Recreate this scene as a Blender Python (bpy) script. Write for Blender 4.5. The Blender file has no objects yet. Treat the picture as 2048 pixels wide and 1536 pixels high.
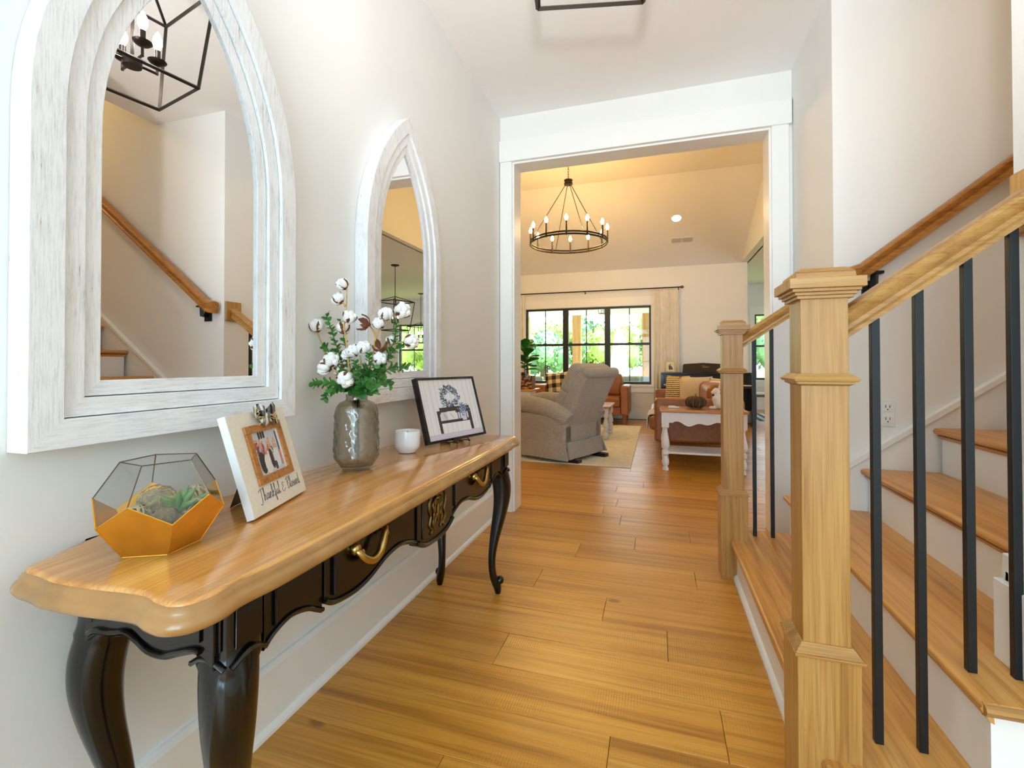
import bpy, math, random
import numpy as np
from mathutils import Vector, Matrix, Euler

S = bpy.context.scene
COL = S.collection
random.seed(7)
PI = math.pi

# ------------------------------------------------------------------ camera
CAM_H = 1.02
yaw, pitch, roll = 0.302, 0.0112, -0.0013
_R = Vector((math.cos(yaw), math.sin(yaw), 0)); _F = Vector((-math.sin(yaw), math.cos(yaw), 0)); _U = Vector((0, 0, 1))
_F2 = _F * math.cos(pitch) + _U * math.sin(pitch); _U2 = _U * math.cos(pitch) - _F * math.sin(pitch)
_R3 = _R * math.cos(roll) + _U2 * math.sin(roll); _U3 = _U2 * math.cos(roll) - _R * math.sin(roll)
cd = bpy.data.cameras.new('camera'); cam = bpy.data.objects.new('camera', cd); COL.objects.link(cam)
cd.sensor_width = 36.0; cd.lens = 934.3189 / 2048 * 36.0
cd.shift_y = -(768 - 717.44) / 2048.0
cd.clip_start = 0.02; cd.clip_end = 300
cam.matrix_world = Matrix(((_R3.x, _U3.x, -_F2.x, 0), (_R3.y, _U3.y, -_F2.y, 0), (_R3.z, _U3.z, -_F2.z, CAM_H), (0, 0, 0, 1)))
S.camera = cam

# ------------------------------------------------------------------ world, sun, exposure
S.view_settings.view_transform = 'Standard'
S.view_settings.look = 'None'
S.view_settings.gamma = 1.0
S.view_settings.use_curve_mapping = False
S.view_settings.exposure = 0.35
S.cycles.max_bounces = 6
S.cycles.diffuse_bounces = 4
S.cycles.glossy_bounces = 3
S.cycles.transmission_bounces = 4
S.cycles.adaptive_threshold = 0.04
S.cycles.transparent_max_bounces = 8
S.cycles.caustics_reflective = False
S.cycles.caustics_refractive = False
S.cycles.sample_clamp_indirect = 6.0
w = bpy.data.worlds.new('sky'); S.world = w; w.use_nodes = True
bg = w.node_tree.nodes['Background']
bg.inputs[0].default_value = (0.76, 0.90, 1.0, 1)
bg.inputs[1].default_value = 4.6

def light(name, kind, loc, energy, color=(1, 1, 1), rot=(0, 0, 0), size=None, size_y=None, radius=None, parent=None):
    d = bpy.data.lights.new(name, kind); d.energy = energy; d.color = color
    if kind == 'AREA':
        d.shape = 'RECTANGLE'; d.size = size; d.size_y = size_y or size
    if radius is not None: d.shadow_soft_size = radius
    o = bpy.data.objects.new(name, d); COL.objects.link(o)
    o.location = loc; o.rotation_euler = rot
    return o

sun = light('sun', 'SUN', (8, 20, 15), 18.0, (1.0, 0.93, 0.82), rot=(math.radians(38), math.radians(20), math.radians(60)))
sun.data.angle = math.radians(1.0)
# daylight entering by the glazed front doors behind the photographer
light('front_door_daylight', 'AREA', (0.15, -3.05, 1.35), 72, (0.46, 0.78, 1.0), rot=(-PI / 2, 0, PI), size=2.2, size_y=2.3)
# daylight through the triple window and the breakfast windows
for nm, loc, sx, sy in (('window_portal', (-1.3, 9.10, 1.38), 2.4, 1.5), ('breakfast_portal', (2.45, 11.62, 1.4), 1.0, 1.5), ('breakfast_portal', (4.4, 11.62, 1.4), 1.1, 1.5)):
    po = light(nm, 'AREA', loc, 1, (1, 1, 1), rot=(-PI / 2, 0, 0), size=sx, size_y=sy)
    po.data.cycles.is_portal = True
# the photographer's flash, just above the camera
fh = light('camera_flash', 'SPOT', (0.03, -0.08, 1.23), 103, (0.95, 0.94, 0.92), radius=0.05)   # head tipped up at the ceiling
fh.data.spot_size = math.radians(82); fh.data.spot_blend = 0.9
fh.rotation_euler = Vector((-0.05, 2.28, 1.52)).to_track_quat('-Z', 'Y').to_euler()

# ------------------------------------------------------------------ colour helper
def C(r, g, b, a=1.0):
    f = lambda c: (c / 255 / 12.92) if c / 255 <= 0.04045 else ((c / 255 + 0.055) / 1.055) ** 2.4
    return (f(r), f(g), f(b), a)

# ------------------------------------------------------------------ materials
def newmat(name):
    m = bpy.data.materials.new(name); m.use_nodes = True
    nt = m.node_tree; b = nt.nodes['Principled BSDF']
    return m, nt, b
def nd(nt, typ, **kw):
    n = nt.nodes.new(typ)
    for k, v in kw.items():
        if hasattr(n, k): setattr(n, k, v)
        else: n.inputs[k.replace('_', ' ')].default_value = v
    return n
def ramp(nt, fac, stops, interp='LINEAR'):
    r = nt.nodes.new('ShaderNodeValToRGB'); r.color_ramp.interpolation = interp
    e = r.color_ramp.elements
    while len(e) < len(stops): e.new(0.5)
    for i, (p, c) in enumerate(stops): e[i].position = p; e[i].color = c
    nt.links.new(fac, r.inputs[0]); return r
def mix(nt, fac, a, b, blend='MIX'):
    m = nt.nodes.new('ShaderNodeMix'); m.data_type = 'RGBA'; m.blend_type = blend
    for idx, v in ((0, fac), (6, a), (7, b)):
        if hasattr(v, 'is_output'): nt.links.new(v, m.inputs[idx])
        else: m.inputs[idx].default_value = v
    return m.outputs[2]
def objvec(nt, scale=(1, 1, 1), rand=True, rot=(0, 0, 0)):
    tc = nt.nodes.new('ShaderNodeTexCoord'); vec = tc.outputs['Object']
    if rand:
        oi = nt.nodes.new('ShaderNodeObjectInfo')
        mul = nd(nt, 'ShaderNodeMath', operation='MULTIPLY'); nt.links.new(oi.outputs['Random'], mul.inputs[0]); mul.inputs[1].default_value = 37.0
        ad = nd(nt, 'ShaderNodeVectorMath', operation='ADD'); nt.links.new(vec, ad.inputs[0]); nt.links.new(mul.outputs[0], ad.inputs[1]); vec = ad.outputs[0]
    mp = nt.nodes.new('ShaderNodeMapping'); mp.inputs['Scale'].default_value = scale; mp.inputs['Rotation'].default_value = rot
    nt.links.new(vec, mp.inputs['Vector']); return mp.outputs[0]
def bump(nt, b, h, strength=0.2, dist=0.002):
    bp = nd(nt, 'ShaderNodeBump'); bp.inputs['Strength'].default_value = strength; bp.inputs['Distance'].default_value = dist
    nt.links.new(h, bp.inputs['Height']); nt.links.new(bp.outputs[0], b.inputs['Normal'])
def plain(name, col, rough=0.5, metal=0.0, coat=0.0, noise=None, nstr=0.1, var=0.0, spec=None, sheen=0.0):
    m, nt, b = newmat(name)
    b.inputs['Base Color'].default_value = col; b.inputs['Roughness'].default_value = rough; b.inputs['Metallic'].default_value = metal
    if coat: b.inputs['Coat Weight'].default_value = coat; b.inputs['Coat Roughness'].default_value = 0.08
    if spec is not None: b.inputs['Specular IOR Level'].default_value = spec
    if sheen: b.inputs['Sheen Weight'].default_value = sheen
    if noise:
        v = objvec(nt)
        n = nd(nt, 'ShaderNodeTexNoise', Scale=noise, Detail=4.0); nt.links.new(v, n.inputs['Vector'])
        bump(nt, b, n.outputs['Fac'], nstr)
        if var:
            d = tuple(c * (1 - var) for c in col[:3]) + (1,)
            l = tuple(min(1, c * (1 + var)) for c in col[:3]) + (1,)
            r = ramp(nt, n.outputs['Fac'], [(0.3, d), (0.7, l)]); nt.links.new(r.outputs[0], b.inputs['Base Color'])
    return m
AX = {'X': (0.5, 12, 12), 'Y': (12, 0.5, 12), 'Z': (12, 12, 0.5)}
def wood(name, dark, mid, light_, axis='X', sc=1.0, rough=0.35, coat=0.0, saw=False, bstr=0.12, rvar=0.0, knots=False):
    m, nt, b = newmat(name); L = nt.links
    k = tuple(x * sc for x in AX[axis])
    v = objvec(nt, k)
    n1 = nd(nt, 'ShaderNodeTexNoise', Scale=1.4, Detail=7.0, Roughness=0.62, Distortion=0.9); L.new(v, n1.inputs['Vector'])
    r1 = ramp(nt, n1.outputs['Fac'], [(0.28, dark), (0.48, mid), (0.72, light_)])
    k2 = tuple(x * sc * (5.0 if x > 1 else 1.6) for x in AX[axis])
    v2 = objvec(nt, k2)
    n2 = nd(nt, 'ShaderNodeTexNoise', Scale=2.2, Detail=3.0, Roughness=0.7); L.new(v2, n2.inputs['Vector'])
    r2 = ramp(nt, n2.outputs['Fac'], [(0.36, (0.62, 0.57, 0.52, 1)), (0.5, (1, 1, 1, 1))])
    col = mix(nt, 0.55, r1.outputs[0], r2.outputs[0], 'MULTIPLY')
    # broad cathedral figure
    k3 = tuple(x * sc * (0.75 if x > 1 else 0.8) for x in AX[axis])
    v3 = objvec(nt, k3)
    wv = nd(nt, 'ShaderNodeTexWave', Scale=1.1, Distortion=7.0, Detail=2.5); wv.inputs['Detail Scale'].default_value = 0.8
    wv.bands_direction = 'DIAGONAL'; L.new(v3, wv.inputs['Vector'])
    r3 = ramp(nt, wv.outputs['Fac'], [(0.0, (0.78, 0.74, 0.70, 1)), (0.35, (1, 1, 1, 1))])
    col = mix(nt, 0.35, col, r3.outputs[0], 'MULTIPLY')
    if rvar:
        oi = nt.nodes.new('ShaderNodeObjectInfo')
        rr = ramp(nt, oi.outputs['Random'], [(0.0, (1 - rvar, 1 - rvar, 1 - rvar * 0.9, 1)), (1.0, (1, 1, 1, 1))])
        col = mix(nt, 1.0, col, rr.outputs[0], 'MULTIPLY')
    if knots:
        v4 = objvec(nt, (1.0, 1.7, 1.0))
        vo = nd(nt, 'ShaderNodeTexVoronoi', Scale=1.6); L.new(v4, vo.inputs['Vector'])
        r4 = ramp(nt, vo.outputs['Distance'], [(0.0, (0.25, 0.17, 0.10, 1)), (0.03, (0.45, 0.34, 0.24, 1)), (0.055, (1, 1, 1, 1))])
        col = mix(nt, 0.8, col, r4.outputs[0], 'MULTIPLY')
    L.new(col, b.inputs['Base Color'])
    b.inputs['Roughness'].default_value = rough
    if coat: b.inputs['Coat Weight'].default_value = coat; b.inputs['Coat Roughness'].default_value = 0.12
    h = n2.outputs['Fac']
    if saw:
        v5 = objvec(nt, (1, 0.25, 1))
        ws = nd(nt, 'ShaderNodeTexWave', Scale=38.0, Distortion=5.0, Detail=1.0); ws.inputs['Detail Scale'].default_value = 0.3; ws.bands_direction = 'X'; L.new(v5, ws.inputs['Vector'])
        n6 = nd(nt, 'ShaderNodeTexNoise', Scale=3.0); L.new(objvec(nt, (1, 2, 1)), n6.inputs['Vector'])
        r6 = ramp(nt, n6.outputs['Fac'], [(0.42, (0, 0, 0, 1)), (0.62, (1, 1, 1, 1))])
        mm = nd(nt, 'ShaderNodeMath', operation='MULTIPLY'); L.new(ws.outputs['Fac'], mm.inputs[0]); L.new(r6.outputs[0], mm.inputs[1])
        ad = nd(nt, 'ShaderNodeMath', operation='ADD'); L.new(mm.outputs[0], ad.inputs[0]); L.new(h, ad.inputs[1]); h = ad.outputs[0]
    bump(nt, b, h, bstr, 0.0015)
    return m
def emis(name, col, s):
    m, nt, b = newmat(name)
    b.inputs['Base Color'].default_value = (0, 0, 0, 1); b.inputs['Emission Color'].default_value = col; b.inputs['Emission Strength'].default_value = s
    return m
def glassm(name, col, rough=0.0, ior=1.45, bumpn=None):
    m, nt, b = newmat(name)
    b.inputs['Base Color'].default_value = col; b.inputs['Roughness'].default_value = rough
    b.inputs['Transmission Weight'].default_value = 1.0; b.inputs['IOR'].default_value = ior
    return m
def thinglass(name, tint, refl=0.12, refr=0.0):
    m, nt, b = newmat(name); nt.nodes.remove(b); out = nt.nodes['Material Output']
    t = nt.nodes.new('ShaderNodeBsdfTransparent'); t.inputs[0].default_value = tint
    g = nt.nodes.new('ShaderNodeBsdfGlossy'); g.inputs['Roughness'].default_value = 0.02
    f = nt.nodes.new('ShaderNodeLayerWeight'); f.inputs[0].default_value = 0.5
    pw = nd(nt, 'ShaderNodeMath', operation='POWER'); nt.links.new(f.outputs['Facing'], pw.inputs[0]); pw.inputs[1].default_value = 4.0
    mu = nd(nt, 'ShaderNodeMath', operation='MULTIPLY_ADD'); nt.links.new(pw.outputs[0], mu.inputs[0]); mu.inputs[1].default_value = 0.5; mu.inputs[2].default_value = refl
    mx = nt.nodes.new('ShaderNodeMixShader'); nt.links.new(mu.outputs[0], mx.inputs[0]); nt.links.new(t.outputs[0], mx.inputs[1]); nt.links.new(g.outputs[0], mx.inputs[2])
    if refr:
        rf = nt.nodes.new('ShaderNodeBsdfRefraction'); rf.inputs['Color'].default_value = tint; rf.inputs['IOR'].default_value = 1.22
        m2 = nt.nodes.new('ShaderNodeMixShader'); m2.inputs[0].default_value = refr
        nt.links.new(t.outputs[0], m2.inputs[1]); nt.links.new(rf.outputs[0], m2.inputs[2]); nt.links.new(m2.outputs[0], mx.inputs[1])
    nt.links.new(mx.outputs[0], out.inputs[0]); return m
def vcol(name, rough=0.5):
    m, nt, b = newmat(name); a = nt.nodes.new('ShaderNodeVertexColor'); a.layer_name = 'Col'
    nt.links.new(a.outputs[0], b.inputs['Base Color']); b.inputs['Roughness'].default_value = rough; return m
def checks(name, c_light, c_mid, c_dark, size, axes=(0, 1), rough=0.9):
    m, nt, b = newmat(name); L = nt.links
    tc = nt.nodes.new('ShaderNodeTexCoord'); sp = nt.nodes.new('ShaderNodeSeparateXYZ'); L.new(tc.outputs['Object'], sp.inputs[0])
    outs = []
    for a in axes:
        d = nd(nt, 'ShaderNodeMath', operation='DIVIDE'); L.new(sp.outputs[a], d.inputs[0]); d.inputs[1].default_value = size * 2
        fr = nd(nt, 'ShaderNodeMath', operation='FRACT'); L.new(d.outputs[0], fr.inputs[0])
        g = nd(nt, 'ShaderNodeMath', operation='GREATER_THAN'); L.new(fr.outputs[0], g.inputs[0]); g.inputs[1].default_value = 0.5; outs.append(g.outputs[0])
    ad = nd(nt, 'ShaderNodeMath', operation='ADD'); L.new(outs[0], ad.inputs[0]); L.new(outs[1], ad.inputs[1])
    hv = nd(nt, 'ShaderNodeMath', operation='DIVIDE'); L.new(ad.outputs[0], hv.inputs[0]); hv.inputs[1].default_value = 2.0
    r = ramp(nt, hv.outputs[0], [(0.0, c_light), (0.25, c_mid), (0.75, c_dark)], 'CONSTANT')
    L.new(r.outputs[0], b.inputs['Base Color']); b.inputs['Roughness'].default_value = rough; return m
def stripes(name, ca, cb, period, axis, duty=0.5, rough=0.9, dist=0.0):
    m, nt, b = newmat(name); L = nt.links
    tc = nt.nodes.new('ShaderNodeTexCoord'); sp = nt.nodes.new('ShaderNodeSeparateXYZ'); L.new(tc.outputs['Object'], sp.inputs[0])
    d = nd(nt, 'ShaderNodeMath', operation='DIVIDE'); L.new(sp.outputs[axis], d.inputs[0]); d.inputs[1].default_value = period
    src = d.outputs[0]
    if dist:
        n = nd(nt, 'ShaderNodeTexNoise', Scale=60.0); L.new(tc.outputs['Object'], n.inputs['Vector'])
        mm = nd(nt, 'ShaderNodeMath', operation='MULTIPLY_ADD'); L.new(n.outputs['Fac'], mm.inputs[0]); mm.inputs[1].default_value = dist; L.new(src, mm.inputs[2]); src = mm.outputs[0]
    fr = nd(nt, 'ShaderNodeMath', operation='FRACT'); L.new(src, fr.inputs[0])
    r = ramp(nt, fr.outputs[0], [(0.0, ca), (duty, cb)], 'CONSTANT')
    L.new(r.outputs[0], b.inputs['Base Color']); b.inputs['Roughness'].default_value = rough; return m
def fabric(name, ca, cb, scale=260.0, rough=0.95):
    m, nt, b = newmat(name); L = nt.links
    v = objvec(nt, rand=False)
    n = nd(nt, 'ShaderNodeTexNoise', Scale=scale, Detail=2.0); L.new(v, n.inputs['Vector'])
    n2 = nd(nt, 'ShaderNodeTexNoise', Scale=7.0, Detail=2.0); L.new(v, n2.inputs['Vector'])
    r = ramp(nt, n.outputs['Fac'], [(0.35, ca), (0.65, cb)])
    r2 = ramp(nt, n2.outputs['Fac'], [(0.3, (0.88, 0.88, 0.88, 1)), (0.7, (1, 1, 1, 1))])
    L.new(mix(nt, 0.7, r.outputs[0], r2.outputs[0], 'MULTIPLY'), b.inputs['Base Color']); b.inputs['Roughness'].default_value = rough
    b.inputs['Sheen Weight'].default_value = 0.2
    bump(nt, b, n.outputs['Fac'], 0.3, 0.001); return m
def whitewash(name, axis):
    m, nt, b = newmat(name); L = nt.links
    k = {'Y': (90, 6, 90), 'Z': (90, 90, 6)}[axis]
    n = nd(nt, 'ShaderNodeTexNoise', Scale=3.0, Detail=5.0, Roughness=0.75); L.new(objvec(nt, k), n.inputs['Vector'])
    n2 = nd(nt, 'ShaderNodeTexNoise', Scale=9.0, Detail=3.0); L.new(objvec(nt), n2.inputs['Vector'])
    ad = nd(nt, 'ShaderNodeMath', operation='MULTIPLY_ADD'); L.new(n2.outputs['Fac'], ad.inputs[0]); ad.inputs[1].default_value = 0.35; L.new(n.outputs['Fac'], ad.inputs[2])
    r = ramp(nt, ad.outputs[0], [(0.46, C(150, 132, 118)), (0.52, C(226, 224, 224)), (0.72, C(246, 246, 247))])
    L.new(r.outputs[0], b.inputs['Base Color']); b.inputs['Roughness'].default_value = 0.6
    bump(nt, b, n.outputs['Fac'], 0.35, 0.002); return m

M = {}
M['wall'] = plain('wall_paint', C(241, 240, 236), 0.62)
M['ceil'] = plain('ceiling_paint', C(249, 248, 246), 0.8)
M['trim'] = plain('trim_paint', C(247, 246, 243), 0.32)
M['subfloor'] = plain('subfloor', C(70, 42, 18), 0.8)
M['plank'] = wood('oak_plank', C(170, 110, 38), C(218, 154, 60), C(232, 174, 80), 'X', 0.8, 0.30, saw=True, bstr=0.22, rvar=0.2, knots=True)
M['tread'] = wood('oak_tread', C(170, 112, 50), C(214, 152, 76), C(226, 170, 94), 'Y', 1.3, 0.32)
OAK = (C(152, 102, 48), C(184, 134, 70), C(198, 154, 90))
M['oak_z'] = wood('oak_upright', *OAK, 'Z', 2.2, 0.36)
M['oak_x'] = wood('oak_rail', *OAK, 'X', 2.2, 0.34)
M['oak_rail2'] = wood('oak_wall_rail', C(140, 86, 34), C(178, 116, 52), C(196, 138, 70), 'X', 2.2, 0.34)
M['iron'] = plain('black_iron', C(22, 24, 28), 0.42, 0.3)
M['bronze'] = plain('dark_bronze', C(52, 44, 38), 0.42, 0.7)
M['ttop'] = wood('table_top_wood', C(178, 110, 48), C(222, 154, 80), C(234, 176, 106), 'Y', 1.5, 0.16, coat=0.5, bstr=0.03)
M['tedge'] = plain('table_edge_wood', C(172, 126, 74), 0.26, coat=0.35, noise=14, nstr=0.02, var=0.16)
M['black'] = plain('black_lacquer', C(7, 7, 8), 0.2, coat=0.25, spec=0.4)
M['brass'] = plain('brass', C(190, 160, 96), 0.28, 1.0)
M['obrass'] = plain('antique_brass', C(120, 96, 54), 0.4, 1.0, noise=60, nstr=0.3)
M['gold'] = plain('gold_panel', C(238, 178, 66), 0.30, 0.85, noise=30, nstr=0.02, var=0.06)
M['came'] = plain('came_metal', C(110, 92, 74), 0.35, 0.9)
M['tglass'] = thinglass('terrarium_glass', (0.95, 0.955, 0.95, 1), 0.05)
M['wglass'] = thinglass('window_glass', (0.98, 0.99, 0.99, 1), 0.02)
M['vglass'] = thinglass('smoky_glass', (0.90, 0.885, 0.835, 1), 0.10, 0.55)
M['mirror'] = plain('mirror_silver', (0.93, 0.94, 0.94, 1), 0.0, 1.0)
M['wwz'] = whitewash('whitewashed_wood_upright', 'Z')
M['wwy'] = whitewash('whitewashed_wood_level', 'Y')
M['moss'] = plain('dried_moss', C(176, 156, 122), 0.95, noise=120, nstr=1.0, var=0.45)
M['rattan'] = plain('pale_rattan', C(205, 178, 138), 0.7)
M['succ'] = plain('succulent_green', C(116, 164, 96), 0.5, noise=30, nstr=0.1, var=0.25)
M['succ2'] = plain('succulent_lime', C(170, 180, 92), 0.5, noise=30, nstr=0.1, var=0.2)
M['succ3'] = plain('succulent_blue', C(120, 134, 138), 0.5)
M['cream'] = plain('cream_board', C(236, 228, 212), 0.6, noise=120, nstr=0.08, var=0.04)
M['white'] = plain('white_satin', C(242, 242, 244), 0.4)
M['ceramic'] = plain('white_ceramic', C(240, 242, 246), 0.25, coat=0.3)
M['wax'] = plain('cream_wax', C(240, 214, 160), 0.6)
M['ink'] = plain('grey_ink', C(84, 80, 92), 0.7)
M['plaidbw'] = checks('buffalo_check', C(238, 236, 232), C(120, 116, 114), C(26, 25, 26), 0.0075, (0, 1))
M['raffia'] = plain('raffia', C(226, 196, 128), 0.8)
M['framewood'] = wood('frame_wood', C(150, 92, 40), C(186, 124, 62), C(200, 144, 82), 'X', 4, 0.5)
M['cotton'] = plain('cotton', C(246, 243, 240), 1.0, noise=140, nstr=0.5, sheen=0.5)
M['husk'] = plain('cotton_husk', C(116, 66, 42), 0.8, noise=90, nstr=0.4, var=0.35)
M['stem'] = plain('dry_stem', C(198, 164, 96), 0.75, noise=80, nstr=0.3, var=0.2)
M['gstem'] = plain('green_stem', C(60, 84, 50), 0.7)
M['leaf'] = plain('eucalyptus_leaf', C(74, 138, 62), 0.42, noise=25, nstr=0.1, var=0.45)
M['leaf2'] = plain('fig_leaf', C(44, 112, 34), 0.32, noise=12, nstr=0.1, var=0.35)
M['bulb'] = emis('foyer_bulb', (1.0, 0.95, 0.95, 1), 84)
M['bulb2'] = emis('chandelier_bulb', (1.0, 0.60, 0.21, 1), 220)
M['bulb3'] = emis('pendant_bulb', (1.0, 0.80, 0.5, 1), 60)
M['stairglobe'] = emis('stair_globe', (1.0, 0.66, 0.28, 1), 38)
M['can'] = emis('downlight_lens', (1.0, 0.80, 0.52, 1), 60)
M['grey'] = fabric('grey_tweed', C(134, 129, 122), C(196, 190, 181))
M['leather'] = plain('tan_leather', C(152, 90, 42), 0.42, noise=26, nstr=0.12, var=0.16)
M['plaid'] = checks('plaid_cushion', C(226, 206, 160), C(146, 124, 94), C(28, 24, 24), 0.072, (0, 2))
M['ruffle'] = stripes('ruffled_stripes', C(226, 202, 148), C(70, 60, 42), 0.028, 2, 0.62, dist=0.5)
M['tan'] = fabric('tan_linen', C(206, 182, 142), C(226, 204, 166), 200)
M['bluestripe'] = stripes('blue_stripes', C(240, 240, 244), C(70, 84, 140), 0.07, 1, 0.72)
M['cushstripe'] = stripes('brown_white_stripes', C(196, 150, 96), C(236, 234, 236), 0.03, 1, 0.55)
M['pumpkin'] = plain('dark_wicker', C(74, 50, 26), 0.8, noise=60, nstr=0.8, var=0.5)
M['pstring'] = plain('tan_cord', C(150, 128, 92), 0.8)
M['rabbit'] = plain('white_resin', C(238, 228, 218), 0.6, noise=40, nstr=0.2)
M['etop'] = wood('honey_table_wood', C(168, 104, 46), C(200, 138, 72), C(214, 158, 94), 'X', 2.0, 0.3, coat=0.2)
M['chalk'] = plain('chalk_white_paint', C(232, 232, 238), 0.5)
M['piano'] = plain('piano_black', C(14, 13, 12), 0.25, coat=0.3)
M['pianob'] = plain('piano_brown_black', C(40, 28, 14), 0.35)
M['keys'] = plain('piano_keys', C(240, 238, 230), 0.3)
M['curtain'] = fabric('cream_curtain', C(238, 230, 214), C(250, 245, 234), 320)
M['wframe'] = plain('window_black', C(26, 26, 28), 0.4)
M['rug'] = plain('jute_rug', C(242, 234, 216), 0.95, noise=14, nstr=0.5, var=0.1)
M['rug2'] = stripes('grey_stripe_rug', C(226, 228, 232), C(92, 100, 112), 0.16, 0, 0.5)
M['pot'] = plain('dark_pot', C(46, 36, 26), 0.5)
M['cedar'] = wood('cedar_post', C(176, 120, 60), C(208, 154, 92), C(222, 174, 116), 'Z', 1.2, 0.7)
M['grass'] = plain('lawn_grass', C(150, 172, 92), 0.95, noise=3, nstr=0.6, var=0.25)
M['patio'] = plain('patio_concrete', C(212, 206, 196), 0.9, noise=20, nstr=0.2, var=0.06)
M['treeleaf'] = plain('tree_leaf_green', C(156, 174, 108), 0.7, noise=0.9, nstr=0.0, var=0.45)
M['treeleaf2'] = plain('tree_leaf_bluegreen', C(110, 148, 116), 0.7, noise=0.9, nstr=0.0, var=0.4)
M['bark'] = plain('bark', C(96, 76, 58), 0.9, noise=20, nstr=0.6, var=0.3)
M['wicker'] = plain('outdoor_wicker', C(150, 150, 144), 0.8, noise=60, nstr=0.6, var=0.3)
M['canvas'] = plain('white_canvas', C(244, 244, 246), 0.8)
M['chairwood'] = plain('dark_walnut', C(110, 74, 40), 0.5, noise=20, nstr=0.1, var=0.2)
M['print'] = vcol('printed_paper', 0.45)
M['signface'] = vcol('painted_crate_face', 0.6)
M['plastic'] = plain('white_plastic', C(240, 240, 240), 0.35)
M['slot'] = plain('outlet_slot', C(40, 40, 42), 0.5)
M['ventdark'] = plain('vent_shadow', C(120, 112, 100), 0.7)

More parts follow.
